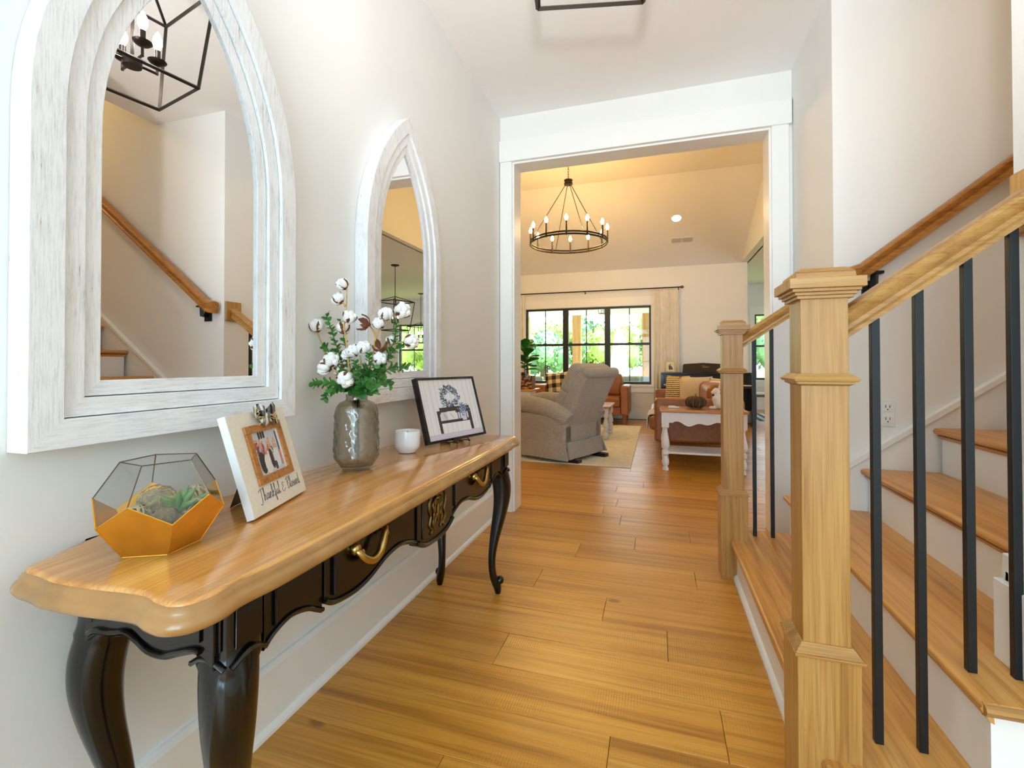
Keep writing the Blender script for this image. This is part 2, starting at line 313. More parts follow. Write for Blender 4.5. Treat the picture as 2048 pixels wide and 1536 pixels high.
# ------------------------------------------------------------------ mesh builder
WM = {}
class MB:
    def __init__(s): s.v = []; s.f = []
    def add(s, vs, fs, T=None):
        o = len(s.v)
        for p in vs:
            p = Vector(p); s.v.append(T @ p if T is not None else p)
        s.f += [tuple(i + o for i in f) for f in fs]; return s
    def box(s, x0, x1, y0, y1, z0, z1, T=None):
        return s.add([(x0, y0, z0), (x1, y0, z0), (x1, y1, z0), (x0, y1, z0), (x0, y0, z1), (x1, y0, z1), (x1, y1, z1), (x0, y1, z1)],
                     [(0, 3, 2, 1), (4, 5, 6, 7), (0, 1, 5, 4), (1, 2, 6, 5), (2, 3, 7, 6), (3, 0, 4, 7)], T)
    def frus(s, b, t, T=None):   # b,t = (x0,x1,y0,y1,z)
        return s.add([(b[0], b[2], b[4]), (b[1], b[2], b[4]), (b[1], b[3], b[4]), (b[0], b[3], b[4]), (t[0], t[2], t[4]), (t[1], t[2], t[4]), (t[1], t[3], t[4]), (t[0], t[3], t[4])],
                     [(0, 3, 2, 1), (4, 5, 6, 7), (0, 1, 5, 4), (1, 2, 6, 5), (2, 3, 7, 6), (3, 0, 4, 7)], T)
    def lathe(s, prof, seg=20, T=None, cap0=True, cap1=True):
        vs = []; fs = []; n = len(prof)
        for r, z in prof:
            for i in range(seg):
                a = 2 * PI * i / seg; vs.append((r * math.cos(a), r * math.sin(a), z))
        for k in range(n - 1):
            for i in range(seg):
                j = (i + 1) % seg; fs.append((k * seg + i, k * seg + j, (k + 1) * seg + j, (k + 1) * seg + i))
        if cap0: fs.append(tuple(reversed(range(seg))))
        if cap1: fs.append(tuple((n - 1) * seg + i for i in range(seg)))
        return s.add(vs, fs, T)
    def loft(s, rings, T=None, cap=True, closed=True):   # rings: list of equal-length point loops
        n = len(rings[0]); vs = [p for r in rings for p in r]; fs = []
        for k in range(len(rings) - 1):
            for i in range(n if closed else n - 1):
                j = (i + 1) % n; fs.append((k * n + i, k * n + j, (k + 1) * n + j, (k + 1) * n + i))
        if cap: fs.append(tuple(reversed(range(n)))); fs.append(tuple((len(rings) - 1) * n + i for i in range(n)))
        return s.add(vs, fs, T)
    def tube(s, pts, r, seg=8, closed=False, T=None, flat=None):
        pts = [Vector(p) for p in pts]; n = len(pts); rings = []
        rr = r if isinstance(r, (list, tuple)) else [r] * n
        up = None
        for i in range(n):
            a = pts[i - 1] if (i > 0 or closed) else pts[i]; b = pts[(i + 1) % n] if (i < n - 1 or closed) else pts[i]
            d = (b - a)
            if d.length < 1e-9: d = Vector((0, 0, 1))
            d.normalize()
            if up is None: up = Vector((0, 0, 1)) if abs(d.z) < 0.9 else Vector((1, 0, 0))
            x = up.cross(d)
            if x.length < 1e-6: x = Vector((1, 0, 0)).cross(d)
            x.normalize(); y = d.cross(x); y.normalize(); up = y
            rings.append([pts[i] + x * (rr[i] * math.cos(2 * PI * k / seg)) + y * (rr[i] * math.sin(2 * PI * k / seg)) for k in range(seg)])
        if closed: rings.append(rings[0])
        return s.loft(rings, T, cap=not closed)
    def bar(s, a, b, w, T=None):   # square bar between two points
        return s.tube([a, b], w * 0.7071, 4, T=T)
    def prism(s, poly, a, b, plane='xy', T=None):
        mk = {'xy': lambda p, h: (p[0], p[1], h), 'xz': lambda p, h: (p[0], h, p[1]), 'yz': lambda p, h: (h, p[0], p[1])}[plane]
        n = len(poly); vs = [mk(p, a) for p in poly] + [mk(p, b) for p in poly]
        fs = [tuple(range(n)), tuple(range(2 * n - 1, n - 1, -1))] + [(i, (i + 1) % n, n + (i + 1) % n, n + i) for i in range(n)]
        return s.add(vs, fs, T)
    def ell(s, c, rx, ry, rz, seg=12, rings=8, T=None, p=1.0):
        vs = []; fs = []
        for k in range(rings + 1):
            t = PI * k / rings
            for i in range(seg):
                a = 2 * PI * i / seg
                f = lambda q: math.copysign(abs(q) ** p, q)
                vs.append((c[0] + rx * f(math.sin(t)) * f(math.cos(a)), c[1] + ry * f(math.sin(t)) * f(math.sin(a)), c[2] + rz * f(math.cos(t))))
        for k in range(rings):
            for i in range(seg):
                j = (i + 1) % seg; fs.append((k * seg + i, (k + 1) * seg + i, (k + 1) * seg + j, k * seg + j))
        return s.add(vs, fs, T)
    def mesh(s, name, smooth=0.0):
        me = bpy.data.meshes.new(name); me.from_pydata([tuple(v) for v in s.v], [], s.f); me.validate(); me.update()
        if smooth:
            me.polygons.foreach_set('use_smooth', [True] * len(me.polygons))
            me.set_sharp_from_angle(angle=math.radians(smooth))
        return me
    def build(s, name, mat, parent=None, smooth=0.0, bevel=0.0, seg=2, origin=None, sub=0):
        W = WM.get(parent.name, Matrix()) if parent else (Matrix.Translation(origin) if origin else Matrix())
        inv = W.inverted(); s.v = [inv @ Vector(v) for v in s.v]
        me = s.mesh(name, smooth)
        # consistent outward normals
        import bmesh
        bm = bmesh.new(); bm.from_mesh(me); bmesh.ops.recalc_face_normals(bm, faces=bm.faces); bm.to_mesh(me); bm.free()
        me.materials.append(M[mat] if isinstance(mat, str) else mat)
        o = bpy.data.objects.new(name, me); COL.objects.link(o)
        if parent: o.parent = parent; WM[o.name] = W
        else:
            if origin: o.location = origin
            WM[o.name] = W
        if bevel:
            b = o.modifiers.new('bevel', 'BEVEL'); b.width = bevel; b.segments = seg; b.limit_method = 'ANGLE'; b.angle_limit = math.radians(40)
            if not smooth:
                me.polygons.foreach_set('use_smooth', [True] * len(me.polygons)); me.set_sharp_from_angle(angle=math.radians(35)); b.harden_normals = True
        if sub:
            m = o.modifiers.new('sub', 'SUBSURF'); m.levels = sub; m.render_levels = sub
            me.polygons.foreach_set('use_smooth', [True] * len(me.polygons))
        return o
def thing(name, label, cat, loc=(0, 0, 0), rz=0.0, group=None):
    o = bpy.data.objects.new(name, None); COL.objects.link(o); o.empty_display_size = 0.05
    o.location = loc; o.rotation_euler = (0, 0, rz); o['label'] = label; o['category'] = cat
    if group: o['group'] = group
    WM[o.name] = Matrix.Translation(loc) @ Matrix.Rotation(rz, 4, 'Z'); return o
def tag(o, label, cat, group=None):
    o['label'] = label; o['category'] = cat
    if group: o['group'] = group
    return o
def struct(o, label=None):
    o['kind'] = 'structure'
    if label: o['label'] = label
    return o
def inst(mesh, name, mat4, parent):   # object sharing mesh data; mat4 is a world matrix
    o = bpy.data.objects.new(name, mesh); COL.objects.link(o); o.parent = parent
    W = WM[parent.name]; o.matrix_local = W.inverted() @ mat4; WM[o.name] = mat4.copy(); return o
def copy_tree(src, loc, rz=None, label=None, group=None):
    r = src.copy(); COL.objects.link(r); r.location = loc
    if rz is not None: r.rotation_euler = (0, 0, rz)
    if label: r['label'] = label
    if group: r['group'] = group
    def rec(a, b):
        for ch in [c for c in a.children]:
            c = ch.copy(); COL.objects.link(c); c.parent = b; rec(ch, c)
    rec(src, r); return r
def cr(pts, n=6, closed=False):   # Catmull-Rom
    P = [Vector(p) for p in pts]; N = len(P); out = []
    rng = range(N if closed else N - 1)
    for i in rng:
        g = lambda k: P[k % N] if closed else P[max(0, min(N - 1, k))]
        p0, p1, p2, p3 = g(i - 1), g(i), g(i + 1), g(i + 2)
        for k in range(n):
            t = k / n
            out.append(0.5 * ((2 * p1) + (p2 - p0) * t + (2 * p0 - 5 * p1 + 4 * p2 - p3) * t * t + (3 * p1 - p0 - 3 * p2 + p3) * t ** 3))
    if not closed: out.append(P[-1])
    return out
def inset(poly, d):
    n = len(poly); out = []
    area = sum(poly[i][0] * poly[(i + 1) % n][1] - poly[(i + 1) % n][0] * poly[i][1] for i in range(n)); sg = 1 if area > 0 else -1
    for i in range(n):
        a = Vector(poly[i - 1][:2]); b = Vector(poly[i][:2]); c = Vector(poly[(i + 1) % n][:2])
        t = (c - a); t.normalize(); nrm = Vector((-t.y, t.x)) * sg
        out.append((b.x + nrm.x * d, b.y + nrm.y * d))
    return out
TR = Matrix.Translation
def RX(a): return Matrix.Rotation(a, 4, 'X')
def RY(a): return Matrix.Rotation(a, 4, 'Y')
def RZ(a): return Matrix.Rotation(a, 4, 'Z')
def raster(name, mat, img, T, parent):   # a printed picture: colour-attribute grid; T maps (0..1,0..1) to world
    h, wd, _ = img.shape
    W = WM[parent.name].inverted() @ T
    vs = [tuple(W @ Vector((i / wd, j / h, 0))) for j in range(h + 1) for i in range(wd + 1)]
    fs = [(j * (wd + 1) + i, j * (wd + 1) + i + 1, (j + 1) * (wd + 1) + i + 1, (j + 1) * (wd + 1) + i) for j in range(h) for i in range(wd)]
    me = bpy.data.meshes.new(name); me.from_pydata(vs, [], fs); me.update()
    ca = me.color_attributes.new('Col', 'FLOAT_COLOR', 'CORNER')
    lin = np.where(img <= 10.3, img / 255 / 12.92, ((img / 255 + 0.055) / 1.055) ** 2.4)
    fl = np.ones((h * wd, 4, 4), dtype=np.float32); fl[:, :, :3] = lin.reshape(h * wd, 1, 3)
    ca.data.foreach_set('color', fl.ravel())
    me.materials.append(M[mat]); o = bpy.data.objects.new(name, me); COL.objects.link(o); o.parent = parent; WM[o.name] = WM[parent.name]; return o
GLY = {
 'T': (1.1, [[(0, 1.65), (.45, 1.95), (1.25, 1.9)], [(.7, 1.92), (.6, 1), (.45, 0), (.2, -.45), (-.15, -.2)]]),
 'h': (.78, [[(0, 0), (.25, 1.2), (.35, 2), (.2, 2), (.15, 1), (.1, 0), (.3, .8), (.5, .9), (.55, .4), (.6, 0), (.78, .2)]]),
 'a': (.82, [[(.55, .8), (.3, .95), (.1, .5), (.25, .05), (.5, .4), (.58, .9), (.55, .2), (.68, 0), (.82, .2)]]),
 'n': (.82, [[(0, 0), (.1, .9), (.1, 0), (.3, .8), (.5, .9), (.55, .3), (.65, 0), (.82, .2)]]),
 'k': (.7, [[(0, 0), (.25, 1.3), (.3, 2), (.15, 1.9), (.1, 0)], [(.1, .4), (.45, .95), (.4, .6), (.15, .5), (.5, 0), (.7, .15)]]),
 'f': (.5, [[(0, 0), (.3, 1.2), (.4, 1.95), (.25, 1.9), (.2, .5), (.15, -.8), (.3, -.6), (.25, 0), (.5, .2)]]),
 'u': (.82, [[(0, .2), (.1, .9), (.12, .2), (.3, 0), (.5, .5), (.55, .9), (.55, .2), (.68, 0), (.82, .2)]]),
 'l': (.48, [[(0, .1), (.25, 1.2), (.32, 1.95), (.18, 1.9), (.15, .3), (.3, 0), (.48, .2)]]),
 '&': (1.3, [[(.9, 1.3), (.5, 1.5), (.3, 1.1), (.6, .8), (.2, .6), (.1, .2), (.5, -.1), (.9, .3), (1.2, .35)]]),
 'B': (.9, [[(.2, 1.9), (.1, 0)], [(-.2, 1.6), (.5, 2.0), (.8, 1.5), (.2, 1.05), (.8, .7), (.5, .05), (0, .1)]]),
 'e': (.5, [[(0, .3), (.42, .6), (.33, .95), (.1, .6), (.2, .05), (.5, .2)]]),
 's': (.5, [[(0, .1), (.3, .9), (.3, .5), (.4, .15), (.15, 0), (.5, .15)]]),
 'd': (.82, [[(.5, .8), (.25, .9), (.08, .4), (.25, .05), (.5, .5), (.62, 1.9), (.55, .2), (.68, 0), (.82, .2)]]),
 'W': (1.4, [[(0, 1.8), (.2, 1.0), (.35, 0), (.7, 1.2), (.9, 0), (1.25, 1.6), (1.4, 1.9)]]),
 'c': (.55, [[(.5, .8), (.25, .95), (.08, .4), (.25, .02), (.55, .2)]]),
 'C': (.9, [[(.85, 1.6), (.5, 1.95), (.1, 1.1), (.3, .1), (.9, .3)]]),
 'o': (.62, [[(.3, .95), (.08, .5), (.3, 0), (.52, .5), (.3, .95), (.62, .85)]]),
 'v': (.62, [[(0, .9), (.2, .1), (.3, 0), (.5, .9), (.62, .8)]]),
 'i': (.32, [[(0, .2), (.12, .9), (.12, .1), (.32, .2)]]),
 'm': (1.05, [[(0, 0), (.1, .9), (.1, 0), (.28, .85), (.42, .8), (.43, 0), (.62, .85), (.78, .8), (.8, .2), (.9, 0), (1.05, .2)]]),
 'P': (.75, [[(.15, 0), (.15, 1.8)], [(.15, 1.8), (.6, 1.7), (.6, 1.1), (.15, 1.0)]]),
 'I': (.35, [[(.15, 0), (.15, 1.8)]]),
 'G': (.85, [[(.7, 1.6), (.35, 1.8), (.08, .9), (.35, 0), (.7, .3), (.7, .8), (.45, .8)]]),
 'J': (.75, [[(.2, 1.8), (.65, 1.8)], [(.5, 1.8), (.5, .3), (.25, 0), (.05, .35)]]),
 ' ': (.55, [])}
def script_text(txt, width, T, r, parent, mat, name='lettering'):
    tot = sum(GLY[c][0] for c in txt); k = width / tot; m = MB(); x = 0
    for c in txt:
        for st in GLY[c][1]:
            m.tube([T @ Vector(((x + p[0]) * k, p[1] * k, 0)) for p in cr([(a, b, 0) for a, b in st], 5)], r, 5)
        x += GLY[c][0]
    return m.build(name, mat, parent)
# ================================================================== STRUCTURE
XL, XR, YF, ZC = -1.05, 0.761, 3.10, 2.749     # foyer: left wall, right wall, cased-opening wall, ceiling
YS = 2.44                                       # stair wall plane
YB, ZB = 8.93, 2.78                             # living-room back wall, plate height
XLV, XG = -3.6, 1.40                            # living-room left wall, gable plane
YV1, YV0, ZV = 6.97, 5.25, 3.715                # vault flat
OX0, OX1, OZ = -0.947, 0.637, 2.412             # cased opening

def sgroup(name, label, loc):
    o = bpy.data.objects.new(name, None); COL.objects.link(o); o.location = loc; o['kind'] = 'structure'; o['label'] = label
    WM[o.name] = Matrix.Translation(loc); return o
# ---- floor: slab with one object per oak plank
fl = struct(MB().box(-3.7, 6.2, -3.15, 11.7, -0.06, -0.014).build('floor', 'subfloor'))
known = {}
def rowof(y): return int(math.floor((y - 1.122) / 0.1918 + 0.02))
for y, x in ((1.98, -.216), (2.17, -.548), (2.36, .166), (2.56, -.42), (2.75, -.127), (2.94, .175), (3.13, -.236), (1.79, .03), (1.6, -.541), (1.4, .171), (1.2, -.128), (4.3, -.554), (4.15, -.117)):
    known.setdefault(rowof(y), x)
rng = random.Random(11)
k0 = rowof(-3.1); k1 = rowof(11.6)
def plank(x0, x1, y0, y1):
    g = 0.0006; c = 0.0013; x0 += g; x1 -= g; y0 += g; y1 -= g
    m = MB(); cx, cy = (x0 + x1) / 2, (y0 + y1) / 2
    m.frus((x0, x1, y0, y1, -0.014), (x0, x1, y0, y1, -c))
    m.f.remove((4, 5, 6, 7))
    m.v += [Vector((x0 + c, y0 + c, 0)), Vector((x1 - c, y0 + c, 0)), Vector((x1 - c, y1 - c, 0)), Vector((x0 + c, y1 - c, 0))]
    m.f += [(8, 9, 10, 11), (4, 5, 9, 8), (5, 6, 10, 9), (6, 7, 11, 10), (7, 4, 8, 11)]
    me = bpy.data.meshes.new('plank'); me.from_pydata([(v.x - cx, v.y - cy, v.z) for v in m.v], [], m.f); me.update()
    me.materials.append(M['plank']); o = bpy.data.objects.new('plank', me); COL.objects.link(o)
    o.parent = fl; o.location = (cx, cy, 0)
for k in range(k0, k1 + 1):
    y0 = 1.122 + 0.1918 * k; y1 = y0 + 0.1918
    lo, hi = (-1.03, 1.75) if y1 < 3.2 else ((-3.5, 2.9) if y1 < 8.95 else (1.4, 5.0))
    xj = known.get(k, rng.uniform(-0.7, 0.7) if y1 < 8.95 else rng.uniform(1.6, 3.2))
    js = [xj]; x = xj
    while x > lo: x -= rng.uniform(1.3, 2.1); js.append(x)
    x = xj
    while x < hi: x += rng.uniform(1.3, 2.1); js.append(x)
    js = sorted(max(lo, min(hi, j)) for j in js)
    for a, b in zip(js[:-1], js[1:]):
        if b - a > 0.06: plank(a, b, y0, y1)

# ---- foyer walls
struct(MB().box(XL - .14, XL, -3.15, YF, 0, ZC + .1).build('wall_left', 'wall'))
m = MB()
m.box(XL - .14, OX0 - .02, YF, YF + .15, 0, 2.95); m.box(OX1 + .02, XR + 2.9, YF, YF + .15, 0, 2.95); m.box(OX0 - .02, OX1 + .02, YF, YF + .15, OZ + .02, 2.95)
m.box(XLV - .1, XL - .14, YF, YF + .15, 0, 2.95)
struct(m.build('wall_back', 'wall'))
struct(MB().box(XR, XR + .14, YS, YF, 0, ZC + .1).build('wall_right', 'wall'))
struct(MB().box(XR + .14, 4.0, YS, YS + .14, 0, 5.2).build('wall_stair', 'wall'))
m = MB(); m.box(.738, 4.0, 1.16, 1.285, 0, 5.2)
struct(m.build('wall_stair_near', 'wall'))
struct(MB().box(3.5, 3.6, 1.285, YS, 0, 5.2).build('wall_stair_end', 'wall'))
struct(MB().box(1.72, 1.84, -3.15, 1.16, 0, ZC + .1).build('wall_foyer_side', 'wall'))
m = MB(); m.box(XL - .14, -.95, -3.27, -3.15, 0, ZC + .1); m.box(1.25, 1.84, -3.27, -3.15, 0, ZC + .1); m.box(-.95, 1.25, -3.27, -3.15, 2.5, ZC + .1)
struct(m.build('wall_front', 'wall'))
# ---- front doors behind the photographer: glazed leaves in a frame
d1 = struct(MB().box(-.75, -.70, -3.26, -3.10, 0, 2.35).box(1.0, 1.05, -3.26, -3.10, 0, 2.35).box(-.70, 1.0, -3.26, -3.10, 2.30, 2.35).build('door_1', 'trim'))
for x0 in (-.70, .15):
    MB().box(x0, x0 + .10, -3.04, -3.00, 0.01, 2.30).box(x0 + .75, x0 + .85, -3.04, -3.00, 0.01, 2.30).box(x0 + .10, x0 + .75, -3.04, -3.00, 0.01, .25).box(x0 + .10, x0 + .75, -3.04, -3.00, 2.18, 2.30).box(x0 + .10, x0 + .75, -3.035, -3.005, 1.1, 1.14).build('door_leaf', 'wframe', d1)
# ---- ceilings
struct(MB().box(XL - .14, 1.84, -3.27, 1.2, ZC, ZC + .12).box(XL - .14, 1.40, 1.2, YF + .05, ZC, ZC + .12).build('ceiling', 'ceil'))
m = MB(); m.prism([(1.38, ZC), (3.6, ZC + 1.65), (3.6, ZC + 1.77), (1.38, ZC + .12)], 1.2, YS + .1, 'xz')
struct(m.build('ceiling_stair', 'ceil'))
m = MB(); X0, X1 = XLV - .1, XG + .02
m.prism([(YF + .1, ZB), (YV0, ZV), (YV1, ZV), (YB + .1, ZB - .047), (YB + .1, ZB + .12), (YV1, ZV + .14), (YV0, ZV + .14), (YF + .1, ZB + .14)], X0, X1, 'yz')
struct(m.build('ceiling_vault', 'ceil'))
struct(MB().box(XG + .10, 6.2, YF + .1, 11.7, ZB, ZB + .12).build('ceiling_kitchen', 'ceil'))
# ---- living-room walls
WX0, WX1, WZ0, WZ1 = -2.50, -0.105, 0.64, 2.10
m = MB()
m.box(XLV - .1, WX0, YB, YB + .16, 0, ZB); m.box(WX1, 1.495, YB, YB + .16, 0, ZB); m.box(WX0, WX1, YB, YB + .16, 0, WZ0); m.box(WX0, WX1, YB, YB + .16, WZ1, ZB)
struct(m.build('wall_living_back', 'wall'))
struct(MB().box(XLV - .12, XLV, YF, YB + .16, 0, ZV + .1).build('wall_living_left', 'wall'))
m = MB(); m.prism([(YF + .1, ZB), (YB + .16, ZB), (YB + .16, ZB + .05), (YV1, ZV + .1), (YV0, ZV + .1), (YF + .1, ZB + .05)], XG, XG + .12, 'yz')
struct(m.build('wall_gable', 'wall'))
# breakfast area beyond
struct(MB().box(1.40, 1.495, YB + .16, 11.55, 0, ZB).build('wall_breakfast_left', 'wall'))
bw = [(2.06, 2.90), (3.95, 4.85)]
m = MB(); xs = 1.4
for a, b in bw: m.box(xs, a, 11.5, 11.66, 0, ZB); m.box(a, b, 11.5, 11.66, 0, .66); m.box(a, b, 11.5, 11.66, 2.12, ZB); xs = b
m.box(xs, 6.2, 11.5, 11.66, 0, ZB)
struct(m.build('wall_breakfast_back', 'wall'))
struct(MB().box(6.1, 6.2, YF, 11.66, 0, ZB).build('wall_kitchen_side', 'wall'))

# ---- cased opening: jambs, casings, header
jb = struct(MB().box(OX0 - .02, OX0, YF - .004, YF + .154, 0, OZ).box(OX1, OX1 + .02, YF - .004, YF + .154, 0, OZ).box(OX0 - .02, OX1 + .02, YF - .004, YF + .154, OZ, OZ + .02).build('trim_1', 'trim', bevel=.0015))
MB().box(XL + .004, OX0 - .012, YF - .022, YF, 0, OZ + .012).build('casing_left', 'trim', jb, bevel=.002)
MB().box(OX1 + .012, OX1 + .103, YF - .022, YF, 0, OZ + .012).build('casing_right', 'trim', jb, bevel=.002)
MB().box(XL + .001, OX1 + .118, YF - .032, YF, OZ + .012, OZ + .158).build('header', 'trim', jb, bevel=.002)
MB().box(OX0 - .11, OX0 - .012, YF + .15, YF + .172, 0, OZ + .012).build('casing_rear', 'trim', jb, bevel=.002)
MB().box(OX1 + .012, OX1 + .11, YF + .15, YF + .172, 0, OZ + .012).build('casing_rear', 'trim', jb, bevel=.002)

# ---- baseboards
b1 = struct(MB().prism([(XL, 0), (XL + .018, 0), (XL + .018, .168), (XL + .014, .178), (XL + .010, .182), (XL, .182)], -3.15, YF - .022, 'xz').build('baseboard_left', 'trim'))
MB().prism([(XL + .018, 0), (XL + .032, 0), (XL + .031, .010), (XL + .026, .017), (XL + .018, .022)], -3.15, YF - .022, 'xz').build('shoe_moulding', 'trim', b1)
struct(MB().box(XR - .016, XR, YS + .2, YF, 0, .18).build('baseboard_right', 'trim', bevel=.002))
struct(MB().box(XLV, 1.495, YB - .016, YB, 0, .19).build('baseboard_living', 'trim', bevel=.002))
struct(MB().box(1.495, 1.51, YB + .16, 11.5, 0, .19).box(1.51, 6.1, 11.484, 11.5, 0, .19).build('baseboard_breakfast', 'trim', bevel=.002))

# ---- windows
def sash_window(n, x0, x1, z0, z1, y, units, label):
    f = sgroup('window_%d' % n, label, ((x0 + x1) / 2, y, z0))
    d0, d1_ = y + .03, y + .11
    MB().box(x0, x1, d0, d1_, z1 - .04, z1).box(x0, x1, d0, d1_, z0, z0 + .045).box(x0, x0 + .04, d0, d1_, z0 + .045, z1 - .04).box(x1 - .04, x1, d0, d1_, z0 + .045, z1 - .04).build('window_frame', 'wframe', f, bevel=.003)
    uw = (x1 - x0) / units
    for i in range(units):
        a = x0 + uw * i; b = a + uw
        if i: MB().box(a - .052, a + .052, d0 - .005, d1_, z0 + .045, z1 - .04).build('mullion', 'wframe', f, bevel=.003)
        zm = (z0 + z1) / 2 + .02; l = a + (.04 if i == 0 else .052); r = b - (.04 if i == units - 1 else .052)
        MB().box(l, r, d0 + .01, d1_ - .02, zm - .022, zm + .022).build('meeting_rail', 'wframe', f, bevel=.002)
        MB().box((l + r) / 2 - .008, (l + r) / 2 + .008, d0 + .03, d0 + .045, z0 + .045, z1 - .04).build('muntin', 'wframe', f)
        MB().box((l + r) / 2 - .03, (l + r) / 2 + .03, d0 - .004, d0 + .012, zm + .014, zm + .03).build('sash_lock', 'wframe', f)
        for (u0, u1, v0, v1) in ((l, (l + r) / 2, z0 + .045, zm - .022), ((l + r) / 2, r, z0 + .045, zm - .022), (l, (l + r) / 2, zm + .022, z1 - .04), ((l + r) / 2, r, zm + .022, z1 - .04)):
            MB().box(u0, u1, d0 + .036, d0 + .039, v0, v1).build('pane', 'wglass', f)
    # white casing, stool and apron
    MB().box(x0 - .10, x0, y - .02, y, z0 - .02, z1).build('casing', 'trim', f, bevel=.002)
    MB().box(x1, x1 + .10, y - .02, y, z0 - .02, z1).build('casing', 'trim', f, bevel=.002)
    MB().box(x0 - .12, x1 + .12, y - .025, y, z1, z1 + .16).build('head_casing', 'trim', f, bevel=.002)
    MB().box(x0 - .11, x1 + .11, y - .03, y + .03, z0 - .045, z0 - .02).build('sill', 'trim', f, bevel=.003)
    MB().box(x0 - .09, x1 + .09, y - .018, y, z0 - .15, z0 - .045).build('apron', 'trim', f, bevel=.002)
    MB().box(x0, x1, y, y + .03, z1 - .006, z1 + .001).box(x0 - .001, x0 + .006, y, y + .03, z0 - .02, z1).box(x1 - .006, x1 + .001, y, y + .03, z0 - .02, z1).build('reveal', 'trim', f)
    return f
sash_window(1, WX0, WX1, WZ0, WZ1, YB, 3, 'black triple sash window looking out on the porch')
sash_window(2, 2.06, 2.90, .66, 2.12, 11.5, 1, 'black sash window of the breakfast area past the piano')
sash_window(3, 3.95, 4.85, .66, 2.12, 11.5, 1, 'black sash window reflected in the farther mirror')

# ---- vent and outlet plates belong to ceiling and wall
sl = math.atan2(ZV - ZB, YV1 - YB)   # slope of the rear vault
def on_vault(x, y): return TR((x, y, ZB + (YB - y) * (ZV - ZB) / (YB - YV1))) @ RX(-math.atan((ZV - ZB) / (YB - YV1)))

# ================================================================== STAIRCASE
RI, RU, X1N = .187, .26, .326
st = thing('staircase', 'white staircase with oak treads rising to the right', 'staircase', (.35, 1.9, 0))
NT = 11
def tread(k):
    z = RI * (k + 1); x0 = X1N + RU * k; x1 = x0 + RU + .03
    y0 = 1.125 if k < 2 else 1.300
    y1 = 2.60 if k < 2 else YS - .03
    m = MB(); r = .013
    prof = [(x0 + r, z), (x0 + r * .3, z - r * .3), (x0, z - r), (x0 + r * .3, z - 1.7 * r), (x0 + r, z - 2 * r), (x1, z - 2 * r), (x1, z)]
    if k == 0:
        # notched round the newels
        m.prism(prof, y0, y1, 'xz')
    elif k == 1:
        m.prism(prof, y0, y1, 'xz')
    else: m.prism(prof, y0, y1, 'xz')
    t = m.build('tread', 'tread', st, smooth=50)
    if k < 2:   # mitred return nosing on the open end
        MB().prism([(y0 + .004, z), (y0 - .008, z - r * .4), (y0 - .012, z - r), (y0 - .008, z - 1.7 * r), (y0 + .004, z - 2 * r)], x0 + .004, x1 + (.02 if k == 0 else -.11), 'yz').build('return_nosing', 'oak_x', t, smooth=50)
    MB().prism([(x0 + .025, z - .026), (x0 + .012, z - .030), (x0 + .020, z - .042), (x0 + .027, z - .046)], y0 + .01, y1 - .005, 'xz').build('cove', 'tread', t)
    xr = x0 + .027
    MB().box(xr, xr + .018, y0 + .0335, y1 - .01, z - RI, z - .026).build('riser', 'trim', st)
for k in range(NT): tread(k)
# closed sides under the open ends of the first two treads
MB().box(X1N + .027, .745, 1.147, 1.158, 0, RI - .027).box(X1N + RU + .027, .745, 1.147, 1.158, RI, 2 * RI - .027).build('end_panel', 'trim', st)
MB().box(X1N + .04, .76, 2.585, 2.597, 0, RI - .027).box(X1N + RU + .03, .76, 2.585, 2.597, RI, 2 * RI - .027).build('end_panel', 'trim', st)
MB().prism([(X1N + .027, 0), (X1N + .012, 0), (X1N + .012, .012), (X1N + .018, .02), (X1N + .027, .026)], 1.24, 2.43, 'xz').build('shoe_moulding', 'trim', st)
# raking skirt boards
s_ = RI / RU
def skirt(y0, y1, xs, xe, name):
    zt = lambda x: .592 + s_ * (x - .83)
    m = MB(); m.prism([(xs, zt(xs) - .36), (xe, zt(xe) - .36), (xe, zt(xe)), (xs, zt(xs))], y0, y1, 'xz'); m.build(name, 'trim', st, bevel=.002)
    MB().prism([(xs, zt(xs) - .018), (xe, zt(xe) - .018), (xe, zt(xe) + .012), (xs, zt(xs) + .012)], y0 - (.010 if y0 > 2 else -.0), y1 + (.010 if y0 < 2 else 0), 'xz').build('skirt_cap', 'trim', st, bevel=.003)
skirt(YS - .022, YS, XR + .01, 3.4, 'skirt_board')
skirt(1.285, 1.303, .80, 3.4, 'skirt_board')
# plinth blocks where the near wall meets the second tread
MB().box(.722, .738, 1.158, 1.300, 2 * RI, 2 * RI + .195).build('plinth_block', 'trim', st, bevel=.003)
MB().box(.722, .795, 1.285, 1.309, 2 * RI, 2 * RI + .23).build('plinth_block', 'trim', st, bevel=.003)
MB().box(.706, .722, 1.158, 1.309, 2 * RI, 2 * RI + .175).build('plinth_block', 'trim', st, bevel=.003)

